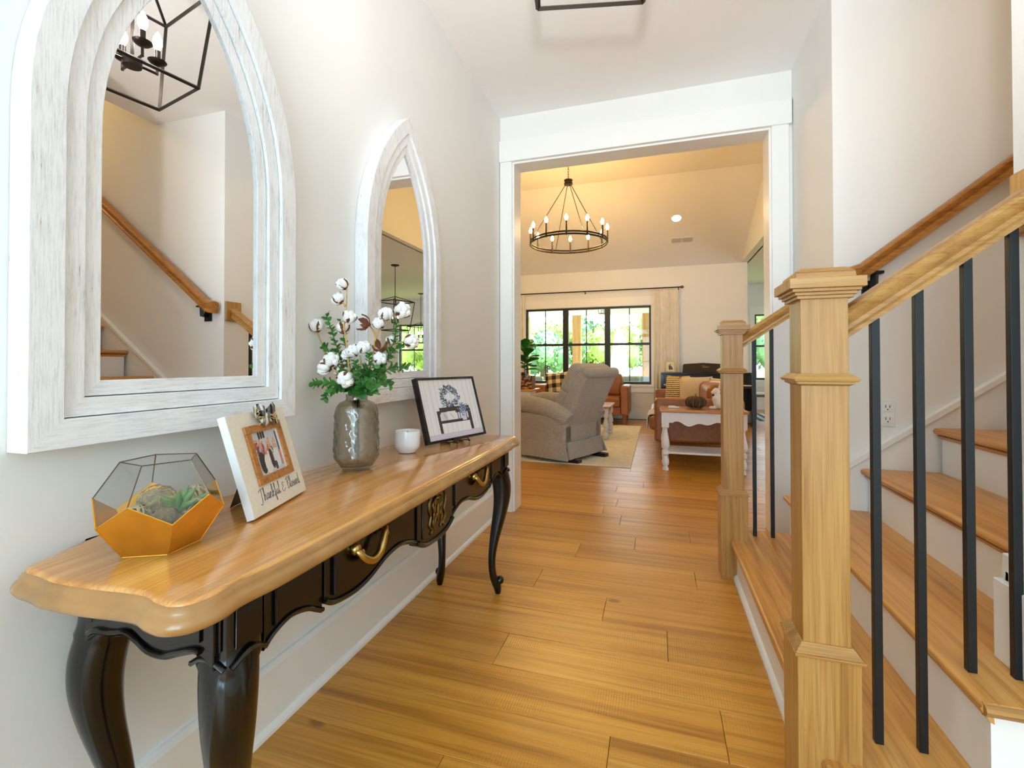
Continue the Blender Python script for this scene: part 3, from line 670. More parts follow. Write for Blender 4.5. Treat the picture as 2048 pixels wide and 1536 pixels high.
# ---- newel posts
def newel(x, y, label):
    t = thing('newel_post', label, 'newel post', (x, y, 0), 0, 'oak newel posts')
    h = .045; p = .059
    MB().box(x - p, x + p, y - p, y + p, 0, .395).build('plinth', 'oak_z', t, bevel=.002)
    MB().frus((x - p - .006, x + p + .006, y - p - .006, y + p + .006, .395), (x - p - .006, x + p + .006, y - p - .006, y + p + .006, .401)).frus((x - p - .004, x + p + .004, y - p - .004, y + p + .004, .401), (x - h - .003, x + h + .003, y - h - .003, y + h + .003, .420)).build('plinth_moulding', 'oak_x', t, bevel=.001)
    MB().box(x - h, x + h, y - h, y + h, .415, 1.165).build('shaft', 'oak_z', t, bevel=.002)
    q = h + .014
    MB().frus((x - h, x + h, y - h, y + h, .972), (x - q + .006, x + q - .006, y - q + .006, y + q - .006, .976)).box(x - q + .005, x + q - .005, y - q + .005, y + q - .005, .976, .981).frus((x - q, x + q, y - q, y + q, .981), (x - q - .003, x + q + .003, y - q - .003, y + q + .003, .987)).frus((x - q - .003, x + q + .003, y - q - .003, y + q + .003, .987), (x - h - .004, x + h + .004, y - h - .004, y + h + .004, .998)).build('collar', 'oak_x', t, bevel=.0008)
    m = MB()
    for i, (g, z0, z1) in enumerate(((.008, 1.160, 1.167), (.013, 1.167, 1.174), (.019, 1.174, 1.181), (.026, 1.181, 1.203))):
        m.box(x - h - g, x + h + g, y - h - g, y + h + g, z0, z1)
    m.build('cap_moulding', 'oak_x', t, bevel=.0012)
    a = h + .012
    MB().frus((x - a, x + a, y - a, y + a, 1.203), (x - a + .001, x + a - .001, y - a + .001, y + a - .001, 1.217)).frus((x - a + .001, x + a - .001, y - a + .001, y + a - .001, 1.217), (x - a + .014, x + a - .014, y - a + .014, y + a - .014, 1.227)).build('cap', 'oak_x', t, bevel=.002)
newel(.343, 1.205, 'large square oak newel post nearest the camera')
newel(.343, 2.485, 'square oak newel post at the far corner of the bottom step')

# ---- hand rails
def rail_profile():
    return [(-.022, -.032), (.022, -.032), (.022, -.022), (.017, -.016), (.016, -.006), (.026, .008), (.029, .020), (.024, .030), (.010, .036), (-.010, .036), (-.024, .030), (-.029, .020), (-.026, .008), (-.016, -.006), (-.017, -.016), (-.022, -.022)]
def rake_rail(name, mat, p0, p1, parent, sc=1.0):
    p0 = Vector(p0); p1 = Vector(p1)
    m = MB(); m.loft([[(p0.x, p0.y + a * sc, p0.z + b * sc) for a, b in rail_profile()], [(p1.x, p1.y + a * sc, p1.z + b * sc) for a, b in rail_profile()]])
    return m.build(name, mat, parent, smooth=35)
t = thing('stair_handrail', 'oak handrail climbing right from the nearest newel post', 'handrail', (.388, 1.22, 0))
rake_rail('rail', 'oak_x', (.389, 1.225, 1.101), (.737, 1.225, 1.357), t, 1.05)
MB().box(.722, .7375, 1.178, 1.272, 1.288, 1.423).build('rosette', 'oak_z', t, bevel=.005)
t = thing('stair_handrail', 'short oak handrail running from the far newel post to the wall', 'handrail', (.388, 2.5, 0))
rake_rail('rail', 'oak_x', (.389, 2.505, 1.128), (.745, 2.505, 1.372), t, 1.05)
MB().box(.745, .7605, 2.445, 2.565, 1.315, 1.45).build('rosette', 'oak_z', t, bevel=.005)
t = thing('wall_handrail', 'dark oak handrail fixed along the stair wall', 'handrail', (.80, 2.38, 0))
zr = lambda x: 1.396 + .775 * (x - .82)
rake_rail('rail', 'oak_rail2', (.84, 2.385, zr(.84)), (3.3, 2.385, zr(3.3)), t, 1.15)
m = MB(); pr = [(a * 1.15, b * 1.15) for a, b in rail_profile()]
m.loft([[(.84, 2.385 + a, zr(.84) + b) for a, b in pr], [(.800, 2.385 + a, zr(.84) - .012 + b) for a, b in pr], [(.780, 2.385 + a, zr(.84) - .012 + b) for a, b in pr]])
m.build('rail_end', 'oak_rail2', t, smooth=35)
for bx in (.895, 2.2):
    zb = zr(bx) - .045
    MB().box(bx - .030, bx + .030, 2.430, 2.439, zb - .095, zb - .025).bar((bx, 2.436, zb - .055), (bx, 2.39, zb - .055), .020).bar((bx, 2.39, zb - .065), (bx, 2.385, zb - .004), .022).box(bx - .03, bx + .03, 2.368, 2.402, zb - .004, zb + .008).build('rail_bracket', 'iron', t, bevel=.001)

# ---- balusters
BAL = [((.460, 1.230), 0, 'near'), ((.540, 1.230), 0, 'near'), ((.625, 1.230), 1, 'near'), ((.702, 1.230), 1, 'near'), ((.446, 2.515), 0, 'far'), ((.523, 2.515), 0, 'far'), ((.612, 2.515), 1, 'far')]
LBL = ['black square baluster beside the nearest newel post', 'second black baluster right of the nearest newel post', 'third black baluster from the nearest newel, standing on the second tread', 'black baluster closest to the right edge and the wall end',
       'thin black baluster beside the far newel post', 'second thin black baluster right of the far newel post', 'thin black baluster seen just left of the nearest newel post']
for ((x, y), k, side), lb in zip(BAL, LBL):
    z0 = RI * (k + 1)
    if side == 'near': z1 = 1.101 + (x - .389) / (.348) * (.256) - .033
    else: z1 = 1.128 + (x - .389) / (.356) * (.244) - .033
    h = .008
    o = MB().box(x - h, x + h, y - h, y + h, z0, z1).build('stair_baluster', 'iron', None, bevel=.0012, origin=(x, y, z0))
    tag(o, lb, 'baluster', 'black iron stair balusters')

# ---- outlet
t = thing('wall_outlet', 'white duplex outlet plate on the stair wall', 'outlet', (.955, YS, .80))
MB().box(.928, .984, YS - .006, YS, .745, .860).build('cover_plate', 'plastic', t, bevel=.002)
for z in (.776, .829):
    r = MB().box(.940, .972, YS - .009, YS - .006, z - .018, z + .018).build('receptacle', 'plastic', t, bevel=.001)
    MB().box(.9475, .950, YS - .0095, YS - .009, z - .002, z + .010).box(.9625, .965, YS - .0095, YS - .009, z - .002, z + .009).box(.954, .9585, YS - .0095, YS - .009, z - .012, z - .007).build('slot', 'slot', r)
# ================================================================== FOYER OBJECTS
# ---- arched mirrors
def arch(w, z0, zs, za, d, n=14):
    H = za - zs; R = (w * w + H * H) / (2 * w); c = R - w; Rd = R - d
    zt = math.sqrt(Rd * Rd - c * c); a1 = math.atan2(zt, c)
    right = [(w - d, z0 + d)] + [(-c + Rd * math.cos(a1 * i / n), zs + Rd * math.sin(a1 * i / n)) for i in range(n + 1)]
    left = [(-y, z) for y, z in reversed(right[:-1])]
    return right + left          # y,z loop, counter-clockwise seen from +X
def arched_mirror(yc, label, glab):
    w, z0, zs, za = .300, .872, 1.47, 2.062
    t = thing('arched_mirror', label, 'mirror', (XL, yc, z0), 0, 'whitewashed arched wall mirrors')
    bands = [(0, .0515, -.996, 'outer_frame'), (.0532, .0872, -1.006, 'middle_frame'), (.0890, .118, -1.015, 'inner_frame')]
    def ring(d0, d1, xf, lo, name):
        A = arch(w, z0, zs, za, d0); B = arch(w, z0, zs, za, d1); n = len(A)
        # level bottom board and upright boards are separate pieces
        for sel, mat, nm in ((list(range(n - 1)), 'wwz', 'upright_board'), ([n - 1, 0], 'wwy', 'bottom_board')):
            m = MB()
            if nm == 'bottom_board': idx = [(n - 1, 0)]
            else: idx = [(i, i + 1) for i in range(n - 1)]
            vs = []; pos = {}
            for L, P, x in ((0, A, xf), (1, B, xf), (2, A, lo), (3, B, lo)):
                for i in set(k for e in idx for k in e):
                    pos[(L, i)] = len(vs); vs.append((x, yc + P[i][0], P[i][1]))
            fs = []
            for i, j in idx:
                fs += [(pos[(0, i)], pos[(0, j)], pos[(1, j)], pos[(1, i)]), (pos[(0, i)], pos[(2, i)], pos[(2, j)], pos[(0, j)]), (pos[(1, i)], pos[(1, j)], pos[(3, j)], pos[(3, i)]), (pos[(2, i)], pos[(3, i)], pos[(3, j)], pos[(2, j)])]
            m.add(vs, fs); m.build(name if nm == 'upright_board' else name + '_bottom', mat, t, bevel=.0012, smooth=28)
    for d0, d1, xf, nm in bands: ring(d0, d1, xf, XL + .001, nm)
    A = arch(w, z0, zs, za, .112); m = MB()
    m.prism([(yc + y, z) for y, z in A], -1.026, -1.022, 'yz'); m.build('mirror_glass', 'mirror', t)
arched_mirror(.800, 'large whitewashed pointed-arch mirror nearest the camera', '')
arched_mirror(1.748, 'whitewashed pointed-arch mirror behind the cotton bouquet', '')

# ---- console table
TY, TX = 1.294, -.823
t = thing('console_table', 'long console table with honey wood top and black cabriole base', 'table', (TX, TY, 0))
half = [(-1.0495, .72), (-1.046, .64), (-1.038, .575), (-1.027, .52), (-1.012, .490), (-.985, .480), (-.95, .477), (-.90, .470), (-.82, .473), (-.76, .480), (-.72, .481), (-.69, .473), (-.655, .470), (-.628, .482), (-.614, .503), (-.608, .535), (-.613, .568), (-.611, .60), (-.606, .66), (-.605, .9)]
front = half + [(x, 2 * TY - y) for x, y in reversed(half)]
outl = [(p.x, p.y) for p in cr([(x, y, 0) for x, y in front], 4, True)]
# the back edge stays hard against the wall
def ringat(d, z):
    out = []
    for (x, y), o_ in zip(inset(outl, d), outl):
        k = max(0.0, min(1.0, (o_[0] + 1.0485) / .016)); out.append((max(-1.0495, -1.0495 * (1 - k) + x * k), y, z))
    return out
MB().loft([ringat(.022, .640), ringat(.010, .6415), ringat(.003, .645), ringat(0, .651), ringat(0, .657), ringat(.004, .664), ringat(.009, .667), ringat(.010, .671), ringat(.013, .676), ringat(.017, .6795)]).build('top_moulding', 'tedge', t, smooth=45)
MB().loft([ringat(.0165, .678), ringat(.017, .6815), ringat(.020, .684), ringat(.024, .685)]).build('table_top', 'ttop', t, smooth=45)
# aprons
def prof_apron(pts, top): return [(pts[0][0], top)] + list(pts) + [(pts[-1][0], top)]
def smooth2(pts, n=5): return [(p.x, p.y) for p in cr([(a, b, 0) for a, b in pts], n)]
pan = smooth2([(.652, .520), (.668, .532), (.697, .543), (.724, .545), (.759, .536), (.785, .521), (.800, .512)])
drw = smooth2([(.802, .530), (.825, .516), (.859, .508), (.909, .504), (.963, .512), (1.03, .532), (1.096, .537), (1.15, .524), (1.176, .512)])
ctr = smooth2([(1.178, .508), (1.205, .494), (1.24, .484), (1.294, .480)])
ctr = ctr + [(2 * TY - y, z) for y, z in reversed(ctr[:-1])]
mir_ = lambda P: [(2 * TY - y, z) for y, z in reversed(P)]
XA = -.655
def strip(pts, x0, x1, top, plane='yz'):
    mk = (lambda h, p: (h, p[0], p[1])) if plane == 'yz' else (lambda h, p: (p[0], h, p[1]))
    rows = [[mk(x0, (y, top)), mk(x1, (y, top)), mk(x1, (y, z)), mk(x0, (y, z))] for y, z in pts]
    return MB().loft(rows)
def slab(pts, x0, x1, name, par, up=0, bev=.002, top=.641): return strip(pts, x0, x1, top).build(name, 'black', par, bevel=bev)
def field(pts, d, x0, x1, top=.632, plane='yz'):
    a_, b_ = pts[0][0], pts[-1][0]; q = sorted((a_, b_)); P = [p for p in pts if q[0] + d < p[0] < q[1] - d]
    sg_ = 1 if b_ > a_ else -1
    P = [(a_ + sg_ * d, P[0][1])] + P + [(b_ - sg_ * d, P[-1][1])]
    return strip([(y, z + d) for y, z in P], x0, x1, top, plane)
MB().box(XA - .03, XA - .012, .60, 1.99, .545, .641).build('front_rail', 'black', t)
for fn in (lambda P: P, mir_):
    p = slab(fn(pan), XA - .018, XA, 'front_panel', t)
    field(fn(pan), .020, XA - .001, XA + .005).build('raised_field', 'black', p, bevel=.0035, seg=3)
    lowp = [(y, z + .0) for y, z in fn(pan)]
    MB().tube([(XA + .001, y, z + .008) for y, z in lowp], .005, 6).build('bead', 'black', p, smooth=60)
    d = slab(fn(drw), XA - .018, XA + .004, 'drawer', t)
    field(fn(drw), .022, XA + .003, XA + .010).build('drawer_field', 'black', d, bevel=.004, seg=3)
    MB().tube([(XA + .005, y, z + .009) for y, z in fn(drw)], .006, 6).build('bead', 'black', d, smooth=60)
    # swan-neck brass pull
    sg = 1 if fn(drw) is drw else -1
    yc = .945 if sg == 1 else 2 * TY - .945
    Y = lambda v: yc + v
    hp = [(XA + .010, Y(-.058), .612), (XA + .026, Y(-.060), .606), (XA + .033, Y(-.046), .588), (XA + .034, Y(-.018), .574), (XA + .034, Y(.010), .580), (XA + .033, Y(.026), .602), (XA + .028, Y(.042), .620), (XA + .020, Y(.054), .618)]
    hh = MB().tube(cr(hp, 5), [.006 + .0035 * math.sin(PI * i / 35) for i in range(36)], 8)
    hh.ell((XA + .016, Y(-.058), .612), .013, .013, .014, 12, 8).ell((XA + .024, Y(-.048), .600), .008, .010, .010, 10, 6)
    hh.ell((XA + .018, Y(.056), .620), .009, .009, .009, 10, 6).ell((XA + .026, Y(.050), .612), .006, .008, .008, 10, 6)
    hh.tube([(XA + .008, Y(.056), .622), (XA + .020, Y(.056), .622)], .006, 8).build('drawer_pull', 'brass', d, smooth=60)
c = slab(ctr, XA - .018, XA + .010, 'centre_block', t)
field(ctr, .024, XA + .009, XA + .013).build('centre_field', 'black', c, bevel=.003)
MB().tube([(XA + .011, y, z + .010) for y, z in ctr], .007, 6).build('bead', 'black', c, smooth=60)
# leafy brass mount
m = MB(); y0 = TY; xo = XA + .014
for sgn in (-1, 1):
    m.tube([(xo, y0 + sgn * a, z) for a, z in [(p.x, p.y) for p in cr([(v[0], v[1], 0) for v in [(.006, .622), (.03, .632), (.052, .618), (.055, .592), (.045, .57), (.052, .545), (.036, .528), (.046, .518)]], 4)]], [.0045] * 29, 6)
    m.tube([(xo, y0 + sgn * a, z) for a, z in [(.0, .60), (.020, .615), (.032, .60), (.024, .578), (.010, .56)]], .004, 6)
    m.tube([(xo, y0 + sgn * a, z) for a, z in [(.0, .575), (.016, .55), (.028, .535), (.016, .522)]], .0035, 6)
    for k in range(4): m.ell((xo + .001, y0 + sgn * (.012 + .006 * k), .605 - .02 * k), .004, .006, .014, 8, 5)
m.ell((xo + .002, y0, .57), .006, .007, .03, 8, 6).ell((xo + .003, y0, .615), .007, .012, .007, 8, 6).ell((xo + .002, y0, .628), .005, .007, .012, 8, 5)
m.build('leaf_mount', 'obrass', c, smooth=60)
# end aprons
endp = smooth2([(-.955, .535), (-.93, .552), (-.888, .556), (-.852, .563), (-.827, .555), (-.801, .542), (-.767, .540), (-.734, .551), (-.70, .561), (-.68, .556), (-.662, .540)])
for yy, dn in ((.560, -1), (2 * TY - .560, 1)):
    a, b = sorted((yy, yy - dn * .018))
    e = strip(endp, a, b, .641, 'xz').build('end_apron', 'black', t, bevel=.003)
    a, b = sorted((yy, yy + dn * .004))
    field(endp, .024, a, b, .634, 'xz').build('raised_field', 'black', e, bevel=.003)
    MB().tube([(x, yy + dn * .001, z + .009) for x, z in endp[3:-7]], .006, 6).build('bead', 'black', e, smooth=60)
MB().box(-.995, -.980, .60, 1.99, .54, .641).build('back_rail', 'black', t)
# cabriole legs
LP = [(.640, -.004, .041), (.60, -.003, .041), (.555, .000, .040), (.52, .010, .041), (.48, .018, .040), (.43, .020, .037), (.37, .012, .032), (.30, -.004, .0265), (.235, -.019, .0205), (.18, -.028, .0168), (.14, -.030, .0155), (.10, -.027, .0155), (.07, -.020, .0165), (.045, -.010, .018), (.025, -.003, .017), (.0, .0, .012)]
for fx, fy, sx, sy in ((-.683, .609, 1, -1), (-.683, 1.979, 1, 1), (-.968, .609, -1, -1), (-.968, 1.979, -1, 1)):
    pts = cr([(z, d, h) for z, d, h in LP], 4); rings = []
    k = 1.0
    for P in pts:
        z, d, h = P; cx = fx + sx * d * .7071 * k; cy = fy + sy * d * .7071 * k; rg = []
        if sx < 0: cx = max(cx, XL + h + .008)
        e = .55 if z > .53 else .8
        for i in range(20):
            a = 2 * PI * i / 20; f = lambda q: math.copysign(abs(q) ** e, q)
            rg.append((cx + h * f(math.cos(a)), cy + h * f(math.sin(a)), z))
        rings.append(rg)
    lg = MB().loft(rings).build('leg', 'black', t, smooth=60)
    MB().ell((fx + sx * .006, fy + sy * .006, .056), .019, .019, .019, 12, 8).build('scroll_foot', 'black', lg, smooth=60)
    if sx > 0:   # raised panel on the knee block
        MB().box(fx - .026, fx + .026, fy + sy * .040 - .002, fy + sy * .040 + .002, .565, .630).build('knee_panel', 'black', lg, bevel=.002)
        MB().box(fx + .039, fx + .0425, fy - .026, fy + .026, .565, .630).build('knee_panel', 'black', lg, bevel=.002)
        MB().tube(cr([(fx + .041, fy - .034, .540), (fx + .044, fy - .015, .552), (fx + .045, fy, .556), (fx + .044, fy + .015, .552), (fx + .041, fy + .034, .540)], 4), .005, 6).tube(cr([(fx - .034, fy + sy * .041, .540), (fx - .015, fy + sy * .044, .552), (fx, fy + sy * .045, .556), (fx + .015, fy + sy * .044, .552), (fx + .034, fy + sy * .041, .540)], 4), .005, 6).build('knee_bead', 'black', lg, smooth=60)
ZT = .685
# ---- geometric terrarium
a = .0715; cx, cy = -.876, .634; ph0 = math.radians(-99)
R1, R2 = .8507 * a, 1.3764 * a; z1, z2, z3 = .8507 * a, 1.3764 * a, 2.2270 * a
zb = ZT + .001
ang = [ph0 + 2 * PI * k / 5 for k in range(5)]
V0 = [Vector((cx + R1 * math.cos(q), cy + R1 * math.sin(q), zb)) for q in ang]
V1 = [Vector((cx + R2 * math.cos(q), cy + R2 * math.sin(q), zb + z1)) for q in ang]
V2 = [Vector((cx + R2 * math.cos(q + PI / 5), cy + R2 * math.sin(q + PI / 5), zb + z2)) for q in ang]
V3 = [Vector((cx + R1 * math.cos(q + PI / 5), cy + R1 * math.sin(q + PI / 5), zb + z3)) for q in ang]
ctrv = Vector((cx, cy, zb + z3 / 2))
t = thing('terrarium', 'faceted glass terrarium with gold lower panels on the console', 'terrarium', (cx, cy, ZT))
def plate(P, th, name, mat, bev=0):
    n = (P[1] - P[0]).cross(P[2] - P[0]); n.normalize()
    if n.dot(P[0] - ctrv) < 0: n = -n
    c_ = sum(P, Vector()) / len(P); Q = [c_ + (p - c_) * .985 for p in P]
    MB().loft([[p - n * th for p in Q], Q]).build(name, mat, t)
for k in range(5):
    j = (k + 1) % 5
    plate([V0[k], V0[j], V1[j], V2[k], V1[k]], .002, 'gold_panel', 'gold')
    plate([V1[j], V2[j], V3[j], V3[k], V2[k]], .0015, 'glass_pane', 'tglass')
plate(V0, .002, 'base_panel', 'gold')
m = MB()
for k in range(5):
    j = (k + 1) % 5
    for p, q in ((V0[k], V0[j]), (V0[k], V1[k]), (V1[k], V2[k]), (V2[k], V1[j])): m.tube([p, q], .0011, 6)
m.build('gold_edging', 'gold', t)
m = MB()
for k in range(5):
    j = (k + 1) % 5
    for p, q in ((V2[k], V3[k]), (V3[k], V3[j])): m.tube([p, q], .0010, 6)
m.build('glass_came', 'came', t)
# contents
def mossball(c, r, label, dens=90):
    rr = random.Random(int(c[0] * 9999)); m = MB()
    m.ell(c, r * .86, r * .86, r * .80, 14, 10)
    for i in range(dens):
        u = rr.uniform(-1, 1); th = rr.uniform(0, 2 * PI); s = math.sqrt(1 - u * u)
        n = Vector((s * math.cos(th), s * math.sin(th), u)); tt = n.cross(Vector((rr.uniform(-1, 1), rr.uniform(-1, 1), rr.uniform(-1, 1)))); tt.normalize()
        m.tube([Vector(c) + n * r * .88 - tt * r * .45, Vector(c) + n * r * 1.0, Vector(c) + n * r * .88 + tt * r * .45], r * .028, 3)
    tag(m.build('moss_ball', 'moss', None, origin=(c[0], c[1], c[2] - r)), label, 'moss ball', 'dried moss balls in the terrarium')
def rattanball(c, r, label):
    rr = random.Random(int(c[1] * 9999)); m = MB()
    for i in range(11):
        ax = Euler((rr.uniform(0, PI), rr.uniform(0, PI), rr.uniform(0, PI))).to_matrix().to_4x4()
        off = rr.uniform(-.35, .35) * r; q = math.sqrt(r * r - off * off)
        m.tube([TR(c) @ ax @ Vector((q * math.cos(2 * PI * k / 18), q * math.sin(2 * PI * k / 18), off)) for k in range(18)], r * .075, 5, closed=True)
    tag(m.build('rattan_ball', 'rattan', None, smooth=60, origin=(c[0], c[1], c[2] - r)), label, 'rattan ball', 'woven rattan balls in the terrarium')
def succulent(c, n, L, wd, mat, label, up=.6, seed=1):
    rr = random.Random(seed); m = MB()
    for i in range(n):
        q = 2.4 * i; el = up + .45 * rr.random() + .25 * (i / n); l = L * rr.uniform(.75, 1.1)
        d = Vector((math.cos(q) * math.cos(el), math.sin(q) * math.cos(el), math.sin(el)))
        P = [Vector(c) + d * (l * s) + Vector((0, 0, -.12 * l * (s - .0) ** 2)) for s in (0, .35, .7, 1.0)]
        m.tube(P, [wd * .7, wd, wd * .6, wd * .06], 6)
    tag(m.build('succulent', mat, None, smooth=60, origin=c), label, 'succulent', 'artificial succulents in the terrarium')
f0 = zb + .030
MB().lathe([(.042, zb + .004), (.050, zb + .026), (.047, zb + .034), (.02, zb + .038)], 20, TR((cx, cy, 0))).build('moss_bed', 'moss', t, smooth=60)
mossball((-.858, .628, f0 + .024), .025, 'round brown moss ball in the middle front of the terrarium')
mossball((-.912, .652, f0 + .042), .033, 'large brown moss ball at the back left of the terrarium')
rattanball((-.896, .604, f0 + .028), .0215, 'pale rattan ball behind the front gold panel')
rattanball((-.836, .668, f0 + .030), .0205, 'pale rattan ball behind the right gold panel')
rattanball((-.862, .692, f0 + .048), .0205, 'pale rattan ball at the back right of the terrarium')
succulent((-.856, .650, f0 + .030), 9, .062, .0075, 'succ', 'spiky green aloe-like succulent in the terrarium', .5, 3)
succulent((-.885, .676, f0 + .036), 12, .034, .009, 'succ2', 'lime green rosette succulent in the terrarium', .35, 5)
succulent((-.930, .618, f0 + .020), 8, .030, .006, 'succ3', 'grey blue succulent at the left of the terrarium', .2, 8)

# ---- cream photo frame
BL = Vector((-.834, .787, ZT)); P0 = Vector((-.815, .786, ZT + .001)); P1 = Vector((-.880, 1.013, ZT + .001))
ex = (P1 - P0).normalized(); tilt = math.radians(17)
nrm = Vector((ex.y, -ex.x, 0)); nrm = nrm if nrm.x > 0 else -nrm     # facing the hall
ez = Vector((0, 0, 1)) * math.cos(tilt) - nrm * math.sin(tilt); en = ex.cross(ez); en = en if en.x > 0 else -en
Wf = (P1 - P0).length; Hf = .228
FT = Matrix(((ex.x, ez.x, en.x, P0.x), (ex.y, ez.y, en.y, P0.y), (ex.z, ez.z, en.z, P0.z + .005), (0, 0, 0, 1)))   # local: x right, y up, z out
t = thing('photo_frame', 'cream board photo frame with checked bow and cursive lettering', 'photo frame', tuple((P0 + P1) / 2))
MB().box(0, Wf, 0, Hf, -.018, 0, FT).build('board', 'cream', t, bevel=.0015)
MB().box(-.0008, 0, .0005, Hf - .0005, -.0175, -.0005, FT).build('board_edge', 'white', t)
fx0, fx1, fy0, fy1 = .045, .195, .060, .196; bw_ = .018
MB().box(fx0, fx1, fy0, fy0 + bw_, 0, .006, FT).box(fx0, fx1, fy1 - bw_, fy1, 0, .006, FT).box(fx0, fx0 + bw_, fy0 + bw_, fy1 - bw_, 0, .006, FT).box(fx1 - bw_, fx1, fy0 + bw_, fy1 - bw_, 0, .006, FT).build('inner_frame', 'framewood', t, bevel=.0012)
rg_ = np.random.RandomState(4); H_, W_ = 64, 72
img = np.full((H_, W_, 3), 206.0); img[:, :, 2] += 4; img += rg_.normal(0, 6, img.shape)
yy, xx = np.mgrid[0:H_, 0:W_]
def blob(cx_, cy_, rx, ry, col): img[((xx - cx_) / rx) ** 2 + ((yy - cy_) / ry) ** 2 < 1] = col
for i in range(3): blob(20 + 6 * i, 58, 3, 6, (44, 42, 40))
for i in range(26):
    x_ = 6 + rg_.rand() * 56; y_ = 30 + rg_.rand() * 18; cc = [(178, 84, 86), (70, 70, 130), (216, 160, 140), (230, 222, 214), (60, 44, 44)][rg_.randint(5)]
    blob(x_, y_ - 4, 3.2, 6, cc); blob(x_, y_ + 4, 2, 2.4, (206, 158, 132))
blob(13, 18, 8, 17, (52, 48, 50)); blob(14, 37, 3, 4, (206, 160, 134)); blob(26, 14, 9, 15, (232, 228, 226)); blob(27, 31, 3, 4, (206, 160, 134))
blob(38, 20, 5, 16, (50, 40, 40)); blob(38, 38, 3, 3.6, (200, 150, 124)); blob(52, 20, 8, 16, (222, 226, 232)); blob(52, 37, 3, 4, (206, 160, 134)); blob(45, 8, 4, 7, (70, 54, 50))
img[30:60, 62:66] = (64, 76, 108); img[:, 66:] = (232, 230, 236); img[6:30, 60:66] = (214, 140, 130)
img = np.clip(img, 0, 255)
raster('photograph', 'print', img, FT @ TR((fx0 + bw_, fy0 + bw_, .0012)) @ Matrix.Diagonal((fx1 - fx0 - 2 * bw_, fy1 - fy0 - 2 * bw_, 1, 1)), t)
script_text('Thankful & Blessed', .178, FT @ TR((.036, .026, .0006)), .0005, t, 'ink')
# bow and raffia
def ribbon(pts, wd, name, mat, par, T):
    m = MB(); P = cr(pts, 5); a_ = []; b_ = []
    for i, p in enumerate(P):
        d = (P[min(i + 1, len(P) - 1)] - P[max(i - 1, 0)]).normalized(); s = d.cross(Vector((0, 0, 1)))
        if s.length < .1: s = Vector((0, 1, 0))
        s.normalize(); a_.append(p - s * wd / 2); b_.append(p + s * wd / 2)
    n = len(P); vs = [T @ v for v in a_ + b_]; m.add(vs, [(i, i + 1, n + i + 1, n + i) for i in range(n - 1)])
    o = m.build(name, mat, par, smooth=60); so = o.modifiers.new('t', 'SOLIDIFY'); so.thickness = .0008; return o
bx, by = .128, .212
BT = FT @ TR((bx, by, .010))
ribbon([(0, 0, .004), (-.020, .012, .014), (-.034, .020, .006), (-.024, .004, .0), (0, -.002, .002)], .022, 'bow_loop', 'plaidbw', t, BT)
ribbon([(0, 0, .004), (.020, .014, .014), (.036, .018, .006), (.022, .002, .0), (0, -.002, .002)], .022, 'bow_loop', 'plaidbw', t, BT)
ribbon([(0, 0, .006), (.018, -.010, .008), (.048, -.016, .002)], .022, 'bow_tail', 'plaidbw', t, BT)
ribbon([(0, 0, .006), (-.010, -.010, .010), (-.020, -.018, .002)], .020, 'bow_tail', 'plaidbw', t, BT)
MB().ell((0, 0, .008), .007, .009, .006, 10, 6, BT).build('bow_knot', 'plaidbw', t, smooth=60)
m = MB(); rr = random.Random(9)
for i in range(26):
    q = rr.uniform(-.5, .5) + (PI if i % 2 else 0); l = rr.uniform(.03, .055)
    m.tube(cr([BT @ Vector((0, 0, .004)), BT @ Vector((math.cos(q) * l * .5, math.sin(q) * l * .5 + rr.uniform(-.004, .010), .010)), BT @ Vector((math.cos(q) * l, math.sin(q) * l - rr.uniform(-.010, .012), rr.uniform(.001, .008)))], 4), .0007, 4)
ra = m.build('raffia_tuft', 'raffia', t); ra['kind'] = 'stuff'
E1 = FT @ Vector((.07, .13, -.018)); E2 = Vector((-.948, .842, ZT + .001)); E3 = FT @ Vector((.115, .13, -.018)); E4 = Vector((-.962, .885, ZT + .001))
MB().loft([[E1, E2, E4, E3], [E1 + Vector((0, .003, .003)), E2 + Vector((.0, .003, .004)), E4 + Vector((0, .003, .004)), E3 + Vector((0, .003, .003))]]).build('easel_back', 'black', t)

# ---- glass vase
vx, vy = -.924, 1.287
t = thing('glass_vase', 'smoky embossed glass vase holding cotton and eucalyptus', 'vase', (vx, vy, ZT))
prof = cr([(.040, 0, 0), (.047, .004, 0), (.050, .010, 0), (.058, .022, 0), (.067, .034, 0), (.0675, .06, 0), (.066, .12, 0), (.064, .18, 0), (.060, .200, 0), (.050, .212, 0), (.036, .218, 0), (.033, .224, 0), (.034, .238, 0)], 5)
NS = 120; rings = []
for p in prof:
    r, z = p.x, p.y; rg = []
    for i in range(NS):
        q = 2 * PI * i / NS
        env = max(0, min(1, (z - .03) / .02)) * max(0, min(1, (.198 - z) / .02))
        rowz = z / .026; colq = q / (2 * PI) * 12
        dz = (rowz % 1) - .5; dq = ((colq + (.5 if int(rowz) % 2 else 0)) % 1) - .5
        leafv = max(0, 1 - ((dq + .45 * dz) / .34) ** 2 - (dz / .52) ** 2)
        rr_ = r + env * .0055 * leafv ** .6
        rg.append((vx + rr_ * math.cos(q), vy + rr_ * math.sin(q), ZT + .001 + z))
    rings.append(rg)
inner = []
for p in reversed(prof):
    if p.y < .012: continue
    r = p.x - .0035; inner.append([(vx + r * math.cos(2 * PI * i / NS), vy + r * math.sin(2 * PI * i / NS), ZT + .001 + p.y) for i in range(NS)])
MB().loft(rings + inner).build('vase_body', 'vglass', t, smooth=60)

